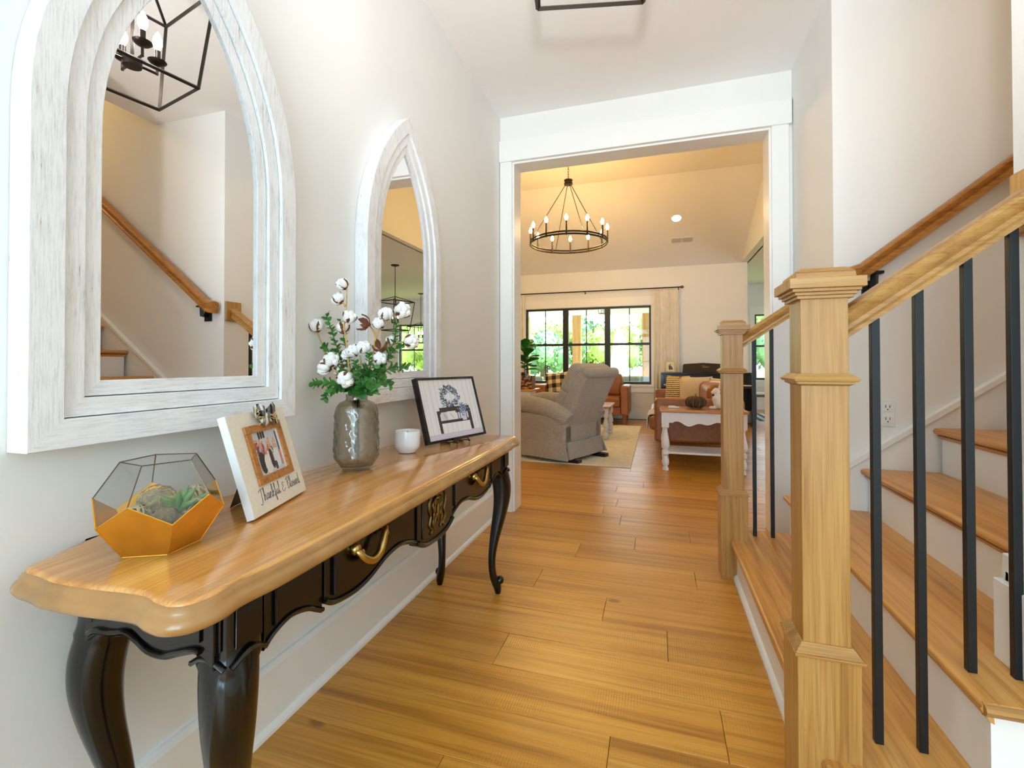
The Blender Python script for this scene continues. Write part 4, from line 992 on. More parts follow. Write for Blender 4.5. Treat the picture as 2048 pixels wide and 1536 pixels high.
# ---- cotton stems and eucalyptus
def cotton_mesh():
    m = MB(); rr = random.Random(3)
    for k in range(5):
        q = 2 * PI * k / 5; c = (.0085 * math.cos(q), .0085 * math.sin(q), .016)
        m.ell(c, .0115, .0115, .0155, 12, 8, RZ(q) @ RY(.18) @ RZ(-q))
    m.ell((0, 0, .022), .011, .011, .012, 12, 8)
    me = m.mesh('cotton_boll', 60); me.materials.append(M['cotton'])
    h = MB()
    for k in range(4):
        q = 2 * PI * k / 4 + .4; T_ = RZ(q)
        rows = []
        for s, wd, out, z in ((0, .0025, .002, -.003), (.3, .0085, .015, .004), (.65, .008, .0195, .014), (1.0, .0006, .0205, .025)):
            rows.append([T_ @ Vector((out, -wd, z)), T_ @ Vector((out + .0025, 0, z - .001)), T_ @ Vector((out, wd, z)), T_ @ Vector((out - .0012, 0, z))])
        h.loft(rows)
    h.ell((0, 0, -.002), .004, .004, .005, 8, 5)
    hm = h.mesh('husk', 60); hm.materials.append(M['husk']); return me, hm
BOLL, HUSK = cotton_mesh()
lm = MB()
lm.add([(0, 0, 0), (.004, .0055, .0008), (.0095, .0068, .0014), (.0150, .0042, .0006), (.0172, 0, -.0005), (.0150, -.0042, .0006), (.0095, -.0068, .0014), (.004, -.0055, .0008), (.0095, 0, -.0006)],
       [(0, 1, 8), (1, 2, 8), (2, 3, 8), (3, 4, 8), (4, 5, 8), (5, 6, 8), (6, 7, 8), (7, 0, 8)])
LEAF = lm.mesh('eucalyptus_leaf', 60); LEAF.materials.append(M['leaf'])
def px(zx, zy, y=1.27):   # place a point of the bouquet on an upright plane through the vase
    k = 934.3189; X_ = (620 + zx / 5.908 - 1024) / k; Z_ = -(540 + zy / 5.908 - 717.44) / k
    d = _F2 + _R3 * X_ + _U3 * Z_; s = y / d.y; return Vector((0, 0, CAM_H)) + d * s
def orient(p, d, tw=0):
    d = Vector(d).normalized(); q = d.to_track_quat('Z', 'Y').to_matrix().to_4x4(); return TR(p) @ q @ RZ(tw)
MOUTH = Vector((vx, vy, ZT + .235)); FOOT = Vector((vx, vy, ZT + .03))
def cotton_stem(label, branches, bolls, seed):
    rr = random.Random(seed); t = thing('cotton_stem', label, 'cotton stem', tuple(FOOT), 0, 'cotton stems in the vase')
    m = MB()
    for br in branches:
        P = cr(br, 5); n = len(P); m.tube(P, [.0036 - .0016 * i / n for i in range(n)], 7)
    m.build('stem', 'stem', t, smooth=60)
    for b in bolls:
        p, d, sc = b[0], b[1], b[2]; W_m = orient(p, d, rr.uniform(0, 3)) @ Matrix.Scale(sc, 4)
        if len(b) < 4: o = inst(BOLL, 'cotton_boll', W_m, t); inst(HUSK, 'husk', W_m, o)
        else: inst(HUSK, 'husk', W_m @ Matrix.Scale(1.2, 4), t)
vF = lambda dx, dy, dz=0: FOOT + Vector((dx, dy, dz))
cotton_stem('tallest cotton stem leaning left in the glass vase',
  [[vF(.01, -.01), MOUTH + Vector((-.006, -.012, 0)), px(465, 1200, 1.25), px(425, 830, 1.25), px(405, 650, 1.25), px(430, 450, 1.25), px(437, 215, 1.25)], [px(415, 430, 1.25), px(400, 400, 1.25), px(370, 385, 1.25)], [px(410, 620, 1.25), px(440, 600, 1.245)]],
  [(px(415, 215, 1.25), (-.5, -.3, .8), 1.0), (px(370, 380, 1.25), (-.7, -.2, .7), 1.0), (px(455, 595, 1.24), (.6, -.4, .7), 1.0), (px(390, 735, 1.27), (-.4, .5, .8), 1.05)], 1)
cotton_stem('cotton stem bending far left in the glass vase',
  [[vF(-.01, 0), MOUTH + Vector((-.014, -.002, 0)), px(390, 1250, 1.25), px(215, 1040, 1.24), px(130, 850, 1.24), px(85, 715, 1.24)], [px(390, 1250, 1.25), px(280, 1180, 1.23), px(230, 1165, 1.23)], [px(215, 1050, 1.24), px(240, 1090, 1.23)]],
  [(px(92, 715, 1.24), (-.15, -.2, 1), 1.15), (px(240, 1090, 1.23), (.6, -.5, .4), 1.1), (px(235, 1170, 1.225), (-.8, -.4, .2), 1.15), (px(345, 1230, 1.25), (-.2, .6, .5), 1.0)], 2)
cotton_stem('forked cotton stem spreading right over the mirror in the vase',
  [[vF(.0, .01), MOUTH + Vector((.004, .008, 0)), px(690, 1200, 1.28), px(745, 1020, 1.28), px(780, 800, 1.28), px(880, 610, 1.28), px(930, 560, 1.28), px(1070, 500, 1.28)], [px(780, 800, 1.28), px(750, 720, 1.28), px(690, 640, 1.27)], [px(745, 1030, 1.28), px(860, 960, 1.28), px(1000, 870, 1.28), px(1150, 850, 1.28)]],
  [(px(690, 640, 1.265), (-.6, -.7, .2), 1.0, 1), (px(850, 670, 1.275), (-.5, -.4, .8), 1.0), (px(905, 575, 1.275), (.1, -.4, 1), 1.1), (px(1060, 500, 1.28), (.9, -.5, .3), 1.2), (px(1150, 845, 1.28), (1, -.2, .05), 1.1), (px(965, 880, 1.29), (-.1, .1, 1), .85), (px(830, 940, 1.27), (.3, -.6, .7), .9, 1)], 3)
cotton_stem('short cotton stem low in the middle of the bouquet',
  [[vF(.005, -.005), MOUTH + Vector((0, -.006, 0)), px(560, 1330, 1.245), px(485, 1210, 1.235)], [MOUTH, px(600, 1150, 1.25), px(590, 1010, 1.25)], [MOUTH, px(760, 1180, 1.27), px(800, 1080, 1.27)]],
  [(px(462, 1255, 1.215), (-.05, -.9, -.55), 1.2), (px(540, 1000, 1.25), (-.3, -.5, .8), 1.05), (px(640, 960, 1.255), (.2, -.5, .8), 1.05), (px(820, 1080, 1.265), (.5, -.5, .6), 1.0), (px(480, 1020, 1.26), (-.6, -.3, .4), .9)], 4)
def sprig(label, pts, n, seed, sc=1.0):
    rr = random.Random(seed); t = thing('eucalyptus_sprig', label, 'eucalyptus', tuple(FOOT), 0, 'eucalyptus sprigs in the vase')
    P = cr(pts, 10); MB().tube(P, .0013, 5).build('stem', 'gstem', t)
    L0 = int(len(P) * .30); tot = len(P) - L0
    for i in range(n):
        f = i / n; p = P[min(len(P) - 2, L0 + int(f * tot))]; q = P[min(len(P) - 1, L0 + int(f * tot) + 1)]; d = (q - p).normalized()
        s = d.orthogonal().normalized(); b = d.cross(s); base_a = (i // 2) * 1.5 + (PI if i % 2 else 0) + rr.uniform(-.3, .3)
        out = (s * math.cos(base_a) + b * math.sin(base_a)) * .85 + d * .55; out.normalize()
        zax = d - out * d.dot(out); zax.normalize(); yax = zax.cross(out); k = sc * rr.uniform(.85, 1.2) * (1.0 - .35 * f) * 1.6
        Wm = Matrix(((out.x * k, yax.x * k, zax.x * k, p.x), (out.y * k, yax.y * k, zax.y * k, p.y), (out.z * k, yax.z * k, zax.z * k, p.z), (0, 0, 0, 1)))
        inst(LEAF, 'leaf', Wm, t)
SP = [('eucalyptus sprig reaching up at the left of the bouquet', [(430, 1250, 1.26), (330, 950, 1.26), (250, 700, 1.25), (185, 515, 1.25)], 26),
      ('eucalyptus sprig below the far left cotton boll', [(420, 1280, 1.25), (300, 1080, 1.24), (215, 960, 1.235), (160, 900, 1.23)], 20),
      ('eucalyptus sprig stretching level to the far left', [(500, 1400, 1.25), (330, 1350, 1.22), (160, 1330, 1.21), (45, 1340, 1.20)], 24),
      ('eucalyptus sprig drooping at the lower left', [(480, 1400, 1.25), (330, 1400, 1.22), (220, 1440, 1.21), (180, 1520, 1.20)], 22),
      ('leafy eucalyptus sprig standing in the centre of the bouquet', [(590, 1380, 1.24), (600, 1250, 1.23), (690, 1130, 1.23), (700, 990, 1.23)], 24),
      ('eucalyptus sprig in front, low in the middle', [(600, 1430, 1.24), (600, 1330, 1.21), (560, 1200, 1.20), (540, 1080, 1.20)], 24),
      ('eucalyptus sprig with its tip highest over the farther mirror', [(700, 1330, 1.27), (820, 1150, 1.27), (930, 1000, 1.27), (1000, 800, 1.27), (1020, 630, 1.27)], 24),
      ('eucalyptus sprig slanting right beneath the forked cotton', [(720, 1300, 1.28), (880, 1100, 1.28), (1000, 940, 1.28), (1130, 870, 1.28)], 22),
      ('eucalyptus sprig pointing right at the bottom of the farther mirror', [(680, 1370, 1.26), (830, 1230, 1.26), (980, 1150, 1.26), (1140, 1150, 1.26)], 26),
      ('eucalyptus sprig drooping at the lower right', [(680, 1400, 1.25), (780, 1300, 1.23), (880, 1300, 1.22), (960, 1360, 1.22)], 22),
      ('small eucalyptus sprig hanging over the vase shoulder', [(640, 1420, 1.24), (700, 1340, 1.215), (760, 1380, 1.20), (770, 1440, 1.20)], 16),
      ('eucalyptus sprig between the two lowest cotton bolls', [(600, 1400, 1.25), (640, 1280, 1.235), (720, 1240, 1.23), (770, 1160, 1.23)], 20),
      ('eucalyptus sprig behind the tallest cotton stem', [(520, 1300, 1.28), (450, 1050, 1.29), (400, 800, 1.29), (355, 580, 1.29)], 22)]
for i, (lb, pts, n) in enumerate(SP):
    sprig(lb, [FOOT + Vector((.003 * (i % 4 - 1.5), .003 * (i % 3 - 1), .01)), MOUTH + Vector((.004 * (i % 5 - 2), .005 * (i % 4 - 1.5), 0))] + [px(*p) for p in pts], int(n * 1.35), 20 + i)

# ---- candle in a white cup
cx_, cy_ = -.912, 1.585
t = thing('candle', 'white ceramic cup candle between vase and framed print', 'candle', (cx_, cy_, ZT))
MB().lathe([(r, ZT + .001 + z) for r, z in ((.030, 0), (.0335, .001), (.034, .004), (.040, .010), (.0465, .020), (.0485, .032), (.0485, .078), (.048, .081), (.046, .081), (.0455, .078), (.0455, .068))], 32, TR((cx_, cy_, 0)), cap1=False).build('cup', 'ceramic', t, smooth=50)
MB().lathe([(.0453, ZT + .055), (.0453, ZT + .069), (.02, ZT + .0695)], 28, TR((cx_, cy_, 0))).build('wax', 'wax', t, smooth=50)
MB().tube([(cx_, cy_, ZT + .068), (cx_ + .001, cy_, ZT + .080)], .0012, 6).build('wick', 'ink', t)

# ---- framed welcome print on a small easel
Q0 = Vector((-.858, 1.690, ZT + .014)); Q1 = Vector((-.758, 2.020, ZT + .014))
Q0 = Vector((-.868, 1.675, ZT + .014)); Q1 = Vector((-.757, 2.022, ZT + .014))
ex = (Q1 - Q0).normalized(); nrm = Vector((ex.y, -ex.x, 0)); tilt = math.radians(17)
ez = Vector((0, 0, 1)) * math.cos(tilt) - nrm * math.sin(tilt); en = ex.cross(ez)
Wf = (Q1 - Q0).length; Hf = .275
FT = Matrix(((ex.x, ez.x, en.x, Q0.x), (ex.y, ez.y, en.y, Q0.y), (ex.z, ez.z, en.z, Q0.z), (0, 0, 0, 1)))
t = thing('framed_print', 'black framed print of a wreath above a bench, on the console end', 'framed print', tuple((Q0 + Q1) / 2))
fb = .010
MB().box(0, Wf, 0, fb, -.022, .004, FT).box(0, Wf, Hf - fb, Hf, -.022, .004, FT).box(0, fb, fb, Hf - fb, -.022, .004, FT).box(Wf - fb, Wf, fb, Hf - fb, -.022, .004, FT).build('frame', 'black', t, bevel=.001)
MB().box(fb, Wf - fb, fb, Hf - fb, -.018, -.002, FT).build('backing', 'cream', t)
N_ = 150; rg_ = np.random.RandomState(2); H_ = W_ = N_
img = np.zeros((N_, N_, 3)); img[:] = (234, 229, 228); yy, xx = np.mgrid[0:N_, 0:N_]
for k in range(0, N_, 13): img[:, k:k + 1] = (206, 200, 200)
img += rg_.normal(0, 3, (1, N_, 1))
img[0:12, :] = (214, 202, 214); img[12:13, :] = (186, 176, 184)
def blob(cx_, cy_, rx, ry, col, q=0.0):
    c_, s_2 = math.cos(q), math.sin(q); u_ = (xx - cx_) * c_ + (yy - cy_) * s_2; v_ = -(xx - cx_) * s_2 + (yy - cy_) * c_
    img[(u_ / rx) ** 2 + (v_ / ry) ** 2 < 1] = col
BLU = [(96, 108, 130), (132, 142, 164), (60, 66, 80), (160, 168, 188), (110, 118, 140), (44, 46, 54), (206, 208, 216)]
for i in range(620):
    q = rg_.rand() * 2 * PI; r = 20 + rg_.normal(0, 3.6); blob(74 + r * math.cos(q), 104 + r * 1.15 * math.sin(q), 1.2 + 2.2 * rg_.rand(), .8 + .8 * rg_.rand(), BLU[rg_.randint(7)], q + rg_.normal(0, .8))
DK = (62, 56, 52)
img[14:70, 32:39] = DK; img[14:70, 117:125] = DK; img[62:78, 34:123] = DK; img[70:78, 34:40] = (234, 229, 228); img[38:45, 34:123] = DK
img[45:62, 40:117] = (228, 224, 226)
for k in range(80, 117, 6): img[45:62, k:k + 2] = DK
img[45:66, 42:62] = (214, 212, 210); img[45:67, 58:82] = (230, 228, 226); blob(52, 55, 3, 10, (190, 188, 186), .4); blob(70, 55, 2, 9, (204, 202, 200), .5)
img[40:58, 98:110] = (216, 206, 222)
for i in range(230):
    blob(104 + rg_.normal(0, 5.5), 70 + rg_.normal(0, 7.5), 1.2 + 1.6 * rg_.rand(), .9, [(90, 100, 140), (150, 158, 196), (120, 130, 170), (196, 200, 220), (70, 78, 104)][rg_.randint(5)], rg_.rand() * 3)
raster('print', 'print', np.clip(img, 0, 255), FT @ TR((fb, fb, -.0015)) @ Matrix.Diagonal((Wf - 2 * fb, Hf - 2 * fb, 1, 1)), t)
script_text('Welcome', .086, FT @ TR((.140, .176, .0002)), .0009, t, 'white')
t = thing('display_easel', 'small black wire easel carrying the framed print', 'easel', tuple((Q0 + Q1) / 2 - Vector((0, 0, .014))))
for s in (.40, .62):
    a_ = FT @ Vector((Wf * s, -.004, .010)); b_ = FT @ Vector((Wf * s, -.004, -.03))
    g1 = Vector((a_.x + nrm.x * .012, a_.y + nrm.y * .012, ZT + .002)); g2 = Vector((b_.x - nrm.x * .05, b_.y - nrm.y * .05, ZT + .002))
    MB().tube(cr([FT @ Vector((Wf * s, .006, .008)), a_ + Vector((0, 0, .0)), g1, Vector((g1.x - nrm.x * .02, g1.y - nrm.y * .02, ZT + .006)), b_, g2], 5), .0022, 6).build('leg', 'iron', t, smooth=60)
MB().bar(FT @ Vector((Wf * .38, .004, .009)), FT @ Vector((Wf * .64, .004, .009)), .006).build('lip', 'iron', t)

# ---- foyer lantern pendant
lx, ly, zl0, zl1, sb, stp, th = -.155, 1.246, 2.096, 2.491, .311, .393, .219
t = thing('lantern_pendant', 'open black cage lantern hanging from the foyer ceiling', 'pendant light', (lx, ly, zl0))
LT = TR((lx, ly, 0)) @ RZ(th); bwid = .0105
def cb(s, z): return [LT @ Vector((i * s / 2, j * s / 2, z)) for i, j in ((-1, -1), (1, -1), (1, 1), (-1, 1))]
cB = cb(sb, zl0); cT = cb(stp, zl1); apex = LT @ Vector((0, 0, 2.645))
for k in range(4):
    j = (k + 1) % 4
    MB().bar(cB[k], cB[j], bwid).build('bottom_bar', 'bronze', t)
    MB().bar(cT[k], cT[j], bwid).build('top_bar', 'bronze', t)
    MB().bar(cB[k], cT[k], bwid).build('corner_bar', 'bronze', t)
    MB().bar(cT[k], apex, bwid * .8).build('roof_bar', 'bronze', t)
MB().lathe([(.006, 2.16), (.006, 2.70), (.006, 2.705)], 10, TR((lx, ly, 0))).build('stem', 'bronze', t, smooth=50)
MB().lathe([(.03, 2.145), (.031, 2.15), (.031, 2.172), (.012, 2.178), (.006, 2.19)], 20, TR((lx, ly, 0))).build('hub', 'bronze', t, smooth=50)
MB().lathe([(.014, 2.625), (.018, 2.635), (.018, 2.66), (.006, 2.668)], 16, TR((lx, ly, 0))).build('top_cap', 'bronze', t, smooth=50)
MB().lathe([(.02, 2.695), (.055, 2.715), (.06, 2.735), (.06, 2.749)], 24, TR((lx, ly, 0))).build('canopy', 'bronze', t, smooth=50)
for k in range(4):
    d = LT.to_3x3() @ Vector((math.cos(k * PI / 2), math.sin(k * PI / 2), 0)); c = Vector((lx, ly, 0)) + d * .082
    a_ = MB().bar(Vector((lx, ly, 2.16)) + d * .025, Vector((c.x, c.y, 2.16)), .008).bar(Vector((c.x, c.y, 2.156)), Vector((c.x, c.y, 2.196)), .008).build('arm', 'bronze', t)
    MB().lathe([(.006, 2.194), (.022, 2.199), (.031, 2.208), (.032, 2.210), (.02, 2.2095)], 18, TR((c.x, c.y, 0))).build('drip_pan', 'bronze', a_, smooth=50)
    MB().lathe([(.0105, 2.208), (.0105, 2.252), (.004, 2.253)], 12, TR((c.x, c.y, 0))).build('candle_sleeve', 'bronze', a_, smooth=50)
    MB().lathe([(.007, 2.253), (.0165, 2.275), (.0155, 2.296), (.007, 2.318), (.002, 2.326)], 8, TR((c.x, c.y, 0))).build('bulb', 'bulb', a_, smooth=80)
fill_lantern = copy_tree(t, (lx, -1.15, zl0), None, 'cage lantern added as unseen fill light over the front doors, behind the viewer')  # extra lantern copy added behind the camera to even out the foyer light
# ---- flush lamp over the stair
t = thing('stair_lamp', 'round flush ceiling lamp up in the stairwell', 'ceiling light', (2.3, 1.86, 3.40))
MB().lathe([(.13, 3.40), (.15, 3.41), (.15, 3.45)], 24, TR((2.3, 1.86, 0))).build('base', 'bronze', t, smooth=50)
MB().ell((2.3, 1.86, 3.40), .12, .12, .05, 16, 10).build('globe', 'stairglobe', t, smooth=60)
# ================================================================== LIVING ROOM
# ---- jute rug
o = MB().box(-3.0, -.255, 4.72, 7.88, .0, .010).build('area_rug', 'rug', None, bevel=.003, origin=(-1.6, 6.3, 0))
tag(o, 'pale jute area rug on the living-room floor', 'rug')

# ---- grey recliner, seen from behind
fd = Vector((-.92, .39, 0)).normalized(); ld = Vector((.39, .92, 0)).normalized()
org = Vector((-.735, 4.99, 0)); RT = Matrix(((ld.x, fd.x, 0, org.x), (ld.y, fd.y, 0, org.y), (0, 0, 1, 0), (0, 0, 0, 1)))  # local x lateral, y forward, z up
t = thing('recliner', 'grey tweed recliner turned away from the camera', 'recliner', tuple(org))
gz = .012
MB().box(-.36, .36, .02, .80, .16, .40, RT).build('seat_base', 'grey', t, bevel=.02, seg=3)
# skirt panels with flared split corners
MB().loft([[RT @ Vector(p) for p in ((-.35, -.03, .05), (.33, -.03, .05), (.34, -.01, .22), (-.34, -.01, .22))], [RT @ Vector(p) for p in ((-.35, .0, .05), (.33, .0, .05), (.34, .02, .22), (-.34, .02, .22))]]).build('rear_skirt', 'grey', t, bevel=.006)
for s in (-1, 1):
    MB().loft([[RT @ Vector(p) for p in ((s * .405, -.04, .045), (s * .40, .80, .045), (s * .375, .80, .22), (s * .375, .02, .22))], [RT @ Vector(p) for p in ((s * .38, -.035, .045), (s * .375, .80, .045), (s * .35, .80, .22), (s * .35, .02, .22))]]).build('side_skirt', 'grey', t, bevel=.006)
    # arm: upright side with a rolled top
    a_ = MB().box(min(s * .23, s * .375), max(s * .23, s * .375), .02, .84, .20, .50, RT).build('arm', 'grey', t, bevel=.025, seg=3)
    P = [RT @ Vector((s * .315, y, z)) for y, z in ((.0, .44), (.10, .50), (.30, .555), (.55, .585), (.80, .585), (.87, .56))]
    MB().tube(cr(P, 4), [.075, .085] + [.092] * 18 + [.08], 14).build('arm_roll', 'grey', a_, smooth=60)
MB().box(-.24, .24, .18, .84, .38, .50, RT).build('seat_cushion', 'grey', t, bevel=.05, seg=4)
# reclined back
BT_ = RT @ TR((0, .14, .24)) @ RX(math.radians(25))
MB().frus((-.29, .29, -.05, .10, 0), (-.315, .315, -.04, .12, .76), BT_).build('back_panel', 'grey', t, bevel=.035, seg=3)
MB().frus((-.27, .27, .08, .24, .18), (-.31, .31, .08, .22, .50), BT_).build('lumbar_cushion', 'grey', t, bevel=.06, seg=4)
MB().frus((-.31, .31, .04, .24, .46), (-.33, .33, .02, .20, .80), BT_).build('head_cushion', 'grey', t, bevel=.07, seg=4)
MB().tube([BT_ @ Vector((x, -.012, .765)) for x in (-.315, -.29, -.1, .1, .29, .315)], [.03, .052, .056, .056, .052, .03], 12).build('headrest_roll', 'grey', t, smooth=60)
MB().box(-.30, .30, -.062, -.050, .02, .10, BT_).build('tuck_flap', 'grey', t, bevel=.004)
MB().box(-.28, -.20, -.08, .60, gz, .048, RT).box(.20, .28, -.12, .60, gz, .048, RT).box(-.28, .28, .16, .24, .03, .07, RT).build('rocker_base', 'piano', t, bevel=.004)

# ---- leather sofa under the window
t = thing('leather_sofa', 'tan leather sofa under the triple window', 'sofa', (-1.26, 8.35, 0))
x0, x1, y0, y1 = -2.06, -.46, 7.93, 8.80
for a_, b_ in ((x0, x0 + .19), (x1 - .13, x1)): MB().box(a_, b_, y0, y1 - .06, .16, .655).build('arm', 'leather', t, bevel=.03, seg=3)
MB().box(x0 + .19, x1 - .13, y0 + .05, y1, .16, .30).build('base', 'leather', t, bevel=.015)
mx = (x0 + .19 + x1 - .13) / 2
MB().box(x0 + .195, mx - .004, y0 - .01, y1 - .26, .30, .46).build('seat_cushion', 'leather', t, bevel=.045, seg=4)
MB().box(mx + .004, x1 - .135, y0 - .01, y1 - .26, .30, .46).build('seat_cushion', 'leather', t, bevel=.045, seg=4)
MB().box(x0 + .19, x1 - .13, y1 - .16, y1, .30, .80).build('back', 'leather', t, bevel=.04, seg=3)
MB().box(x0 + .2, mx - .004, y1 - .36, y1 - .12, .44, .85, ).build('back_cushion', 'leather', t, bevel=.07, seg=4)
MB().box(mx + .004, x1 - .14, y1 - .36, y1 - .12, .44, .85).build('back_cushion', 'leather', t, bevel=.07, seg=4)
for lx_ in (x0 + .09, x1 - .075):
    for ly_ in (y0 + .12, y1 - .12): MB().frus((lx_ - .022, lx_ + .022, ly_ - .022, ly_ + .022, .0), (lx_ - .035, lx_ + .035, ly_ - .035, ly_ + .035, .165)).build('leg', 'leather', t)
def pillow(name, mat, T, wd, ht, dp, label, cat='cushion', group=None, extra=None):
    m = MB(); n = 12
    for sgn in (1, -1):
        vs = []; fs = []
        for j in range(n + 1):
            for i in range(n + 1):
                u, v = i / n * 2 - 1, j / n * 2 - 1
                b = (max(0, 1 - u * u) * max(0, 1 - v * v)) ** .45
                px_ = u * (1 - .06 * (1 - v * v)); pz_ = v * (1 - .06 * (1 - u * u))
                vs.append((px_ * wd / 2, -sgn * dp / 2 * b, pz_ * ht / 2))
        fs = [(j * (n + 1) + i, j * (n + 1) + i + 1, (j + 1) * (n + 1) + i + 1, (j + 1) * (n + 1) + i) for j in range(n) for i in range(n)]
        m.add(vs, fs)
    me = m.mesh(name, 60); me.materials.append(M[mat])
    import bmesh
    bm = bmesh.new(); bm.from_mesh(me); bmesh.ops.remove_doubles(bm, verts=bm.verts, dist=.0005); bmesh.ops.recalc_face_normals(bm, faces=bm.faces); bm.to_mesh(me); bm.free()
    me.polygons.foreach_set('use_smooth', [True] * len(me.polygons))
    o = bpy.data.objects.new(name, me); COL.objects.link(o); o.matrix_world = T; WM[o.name] = T
    return tag(o, label, cat, group)
pillow('throw_pillow', 'plaid', TR((-1.70, 8.12, .665)) @ RX(math.radians(-14)) @ RY(math.radians(-6)), .40, .42, .15, 'black and cream buffalo-check cushion on the window sofa')

# ---- leather loveseat on the right, seen from its near arm
t = thing('leather_sofa', 'tan leather sofa side-on behind the end table', 'sofa', (.40, 6.2, 0))
X0, X1, Y0, Y1 = -.035, .835, 5.15, 7.25
for a_, b_ in ((Y0, Y0 + .16), (Y1 - .16, Y1)): MB().box(X0, X1, a_, b_, .195, .655).build('arm', 'leather', t, bevel=.035, seg=3)
MB().box(X0 + .03, X1, Y0 + .16, Y1 - .16, .195, .31).build('base', 'leather', t, bevel=.015)
my = (Y0 + Y1) / 2
for a_, b_ in ((Y0 + .165, my - .004), (my + .004, Y1 - .165)):
    MB().box(X0 - .06, X1 - .25, a_, b_, .295, .45).build('seat_cushion', 'leather', t, bevel=.05, seg=4)
    MB().box(X1 - .34, X1 - .10, a_, b_, .43, .80).build('back_cushion', 'leather', t, bevel=.08, seg=4)
MB().box(X1 - .15, X1, Y0 + .16, Y1 - .16, .31, .74).build('back', 'leather', t, bevel=.04, seg=3)
for lx_ in (X0 + .09, X1 - .09):
    for ly_ in (Y0 + .09, Y1 - .09): MB().frus((lx_ - .02, lx_ + .02, ly_ - .02, ly_ + .02, 0), (lx_ - .034, lx_ + .034, ly_ - .034, ly_ + .034, .2)).build('leg', 'leather', t)
pillow('throw_pillow', 'ruffle', TR((.255, 6.90, .650)) @ RZ(math.radians(-24)) @ RX(math.radians(-12)), .34, .42, .13, 'ruffled black and cream striped cushion at the loveseat end')
pillow('throw_pillow', 'tan', TR((.46, 6.38, .652)) @ RZ(math.radians(-10)) @ RX(math.radians(-10)), .40, .42, .15, 'plain tan cushion in the middle of the loveseat')
pillow('throw_pillow', 'cushstripe', TR((.665, 5.95, .665)) @ RZ(math.radians(-62)) @ RX(math.radians(-10)), .38, .38, .12, 'brown and white striped cushion against the loveseat back')
# throw hanging over the seat front
m = MB(); rows = []
for i in range(9):
    y = 5.40 + .55 * i / 8; wv_ = .006 * math.sin(i * 2.1)
    rows.append([(X0 + .20, y, .459), (X0 - .02, y, .461 + wv_), (X0 - .062, y, .452), (X0 - .072 + wv_, y, .42), (X0 - .074 + wv_, y + .01, .32), (X0 - .076, y + .005, .27)])
vs = [p for r in rows for p in r]; m.add(vs, [(i * 6 + j, (i + 1) * 6 + j, (i + 1) * 6 + j + 1, i * 6 + j + 1) for i in range(8) for j in range(5)])
o = m.build('throw_blanket', 'bluestripe', None, smooth=60, origin=(X0, 5.65, .46)); so = o.modifiers.new('t', 'SOLIDIFY'); so.thickness = .008; so.offset = 1
tag(o, 'white and blue striped throw over the loveseat seat front', 'blanket')

# ---- white end table with honey top
def turned(x, y, z0, z1, sc, T=None):
    h = z1 - z0
    pr = [(.018, 0), (.024, .01), (.026, .035), (.018, .07), (.016, .085), (.026, .105), (.030, .15), (.026, .21), (.017, .26), (.022, .275), (.030, .285), (.030, .345), (.022, .355), (.018, .37), (.028, .39), (.034, .44), (.032, .50), (.024, .58), (.018, .66), (.016, .70), (.022, .715), (.022, .73), (.030, .745), (.030, 1.0)]
    return MB().lathe([(r * sc, z0 + f * h) for r, f in pr], 16, TR((x, y, 0)))
def apron_poly(a, b, zt, zb):
    L = b - a; pts = [(a, zb + .03), (a + .06 * L, zb + .03)]
    for i in range(1, 40):
        f = i / 40; pts.append((a + L * (.06 + .88 * f), zb + .022 + .013 * math.sin(f * 2 * PI * 3) + .012 * math.cos(f * 2 * PI * 1.5)))
    return pts + [(a + .94 * L, zb + .03), (b, zb + .03), (b, zt), (a, zt)]
t = thing('end_table', 'white end table with honey wood top in front of the loveseat', 'table', (.40, 4.9, 0))
MB().box(.02, .79, 4.66, 5.09, .560, .585).build('table_top', 'etop', t, bevel=.007, seg=3)
for lx_ in (.068, .742):
    for ly_ in (4.71, 5.04):
        turned(lx_, ly_, 0, .56, 1.15).build('leg', 'chalk', t, smooth=40)
        MB().box(lx_ - .033, lx_ + .033, ly_ - .033, ly_ + .033, .415, .56).build('leg_block', 'chalk', t, bevel=.002)
for yy_ in (4.685, 5.05): MB().prism(apron_poly(.10, .71, .56, .43), yy_, yy_ + .016, 'xz').build('apron', 'chalk', t, bevel=.0015)
for xx_ in (.05, .745): MB().prism(apron_poly(4.74, 5.01, .56, .43), xx_, xx_ + .016, 'yz').build('apron', 'chalk', t, bevel=.0015)
MB().box(.05, .76, 4.69, 5.06, .165, .185).build('shelf', 'chalk', t, bevel=.003)
# on it: dark ribbed pumpkin, rabbit, small white box
pz = .586; pc = Vector((.352, 4.86, pz + .062))
t = thing('decor_pumpkin', 'dark brown woven pumpkin on the end table', 'pumpkin', (pc.x, pc.y, pz))
vs = []; fs = []; SEG = 60; RN = 16
for k in range(RN + 1):
    q = PI * k / RN
    for i in range(SEG):
        a_ = 2 * PI * i / SEG; rib = 1 - .07 * abs(math.cos(a_ * 5)) ** 6; r = .100 * math.sin(q) ** .8 * rib
        z = .062 * math.cos(q) * (1 - .12 * (1 - math.sin(q))); vs.append((pc.x + r * math.cos(a_), pc.y + r * math.sin(a_), pc.z + z))
fs = [(k * SEG + i, (k + 1) * SEG + i, (k + 1) * SEG + (i + 1) % SEG, k * SEG + (i + 1) % SEG) for k in range(RN) for i in range(SEG)]
MB().add(vs, fs).build('body', 'pumpkin', t, smooth=60)
m = MB()
for i in range(10):
    a_ = PI / 10 * (2 * i); m.tube([(pc.x + .099 * math.sin(q) ** .8 * math.cos(a_), pc.y + .099 * math.sin(q) ** .8 * math.sin(a_), pc.z + .062 * math.cos(q)) for q in [PI * (.08 + .84 * k / 12) for k in range(13)]], .0016, 4)
m.build('ribs', 'pstring', t)
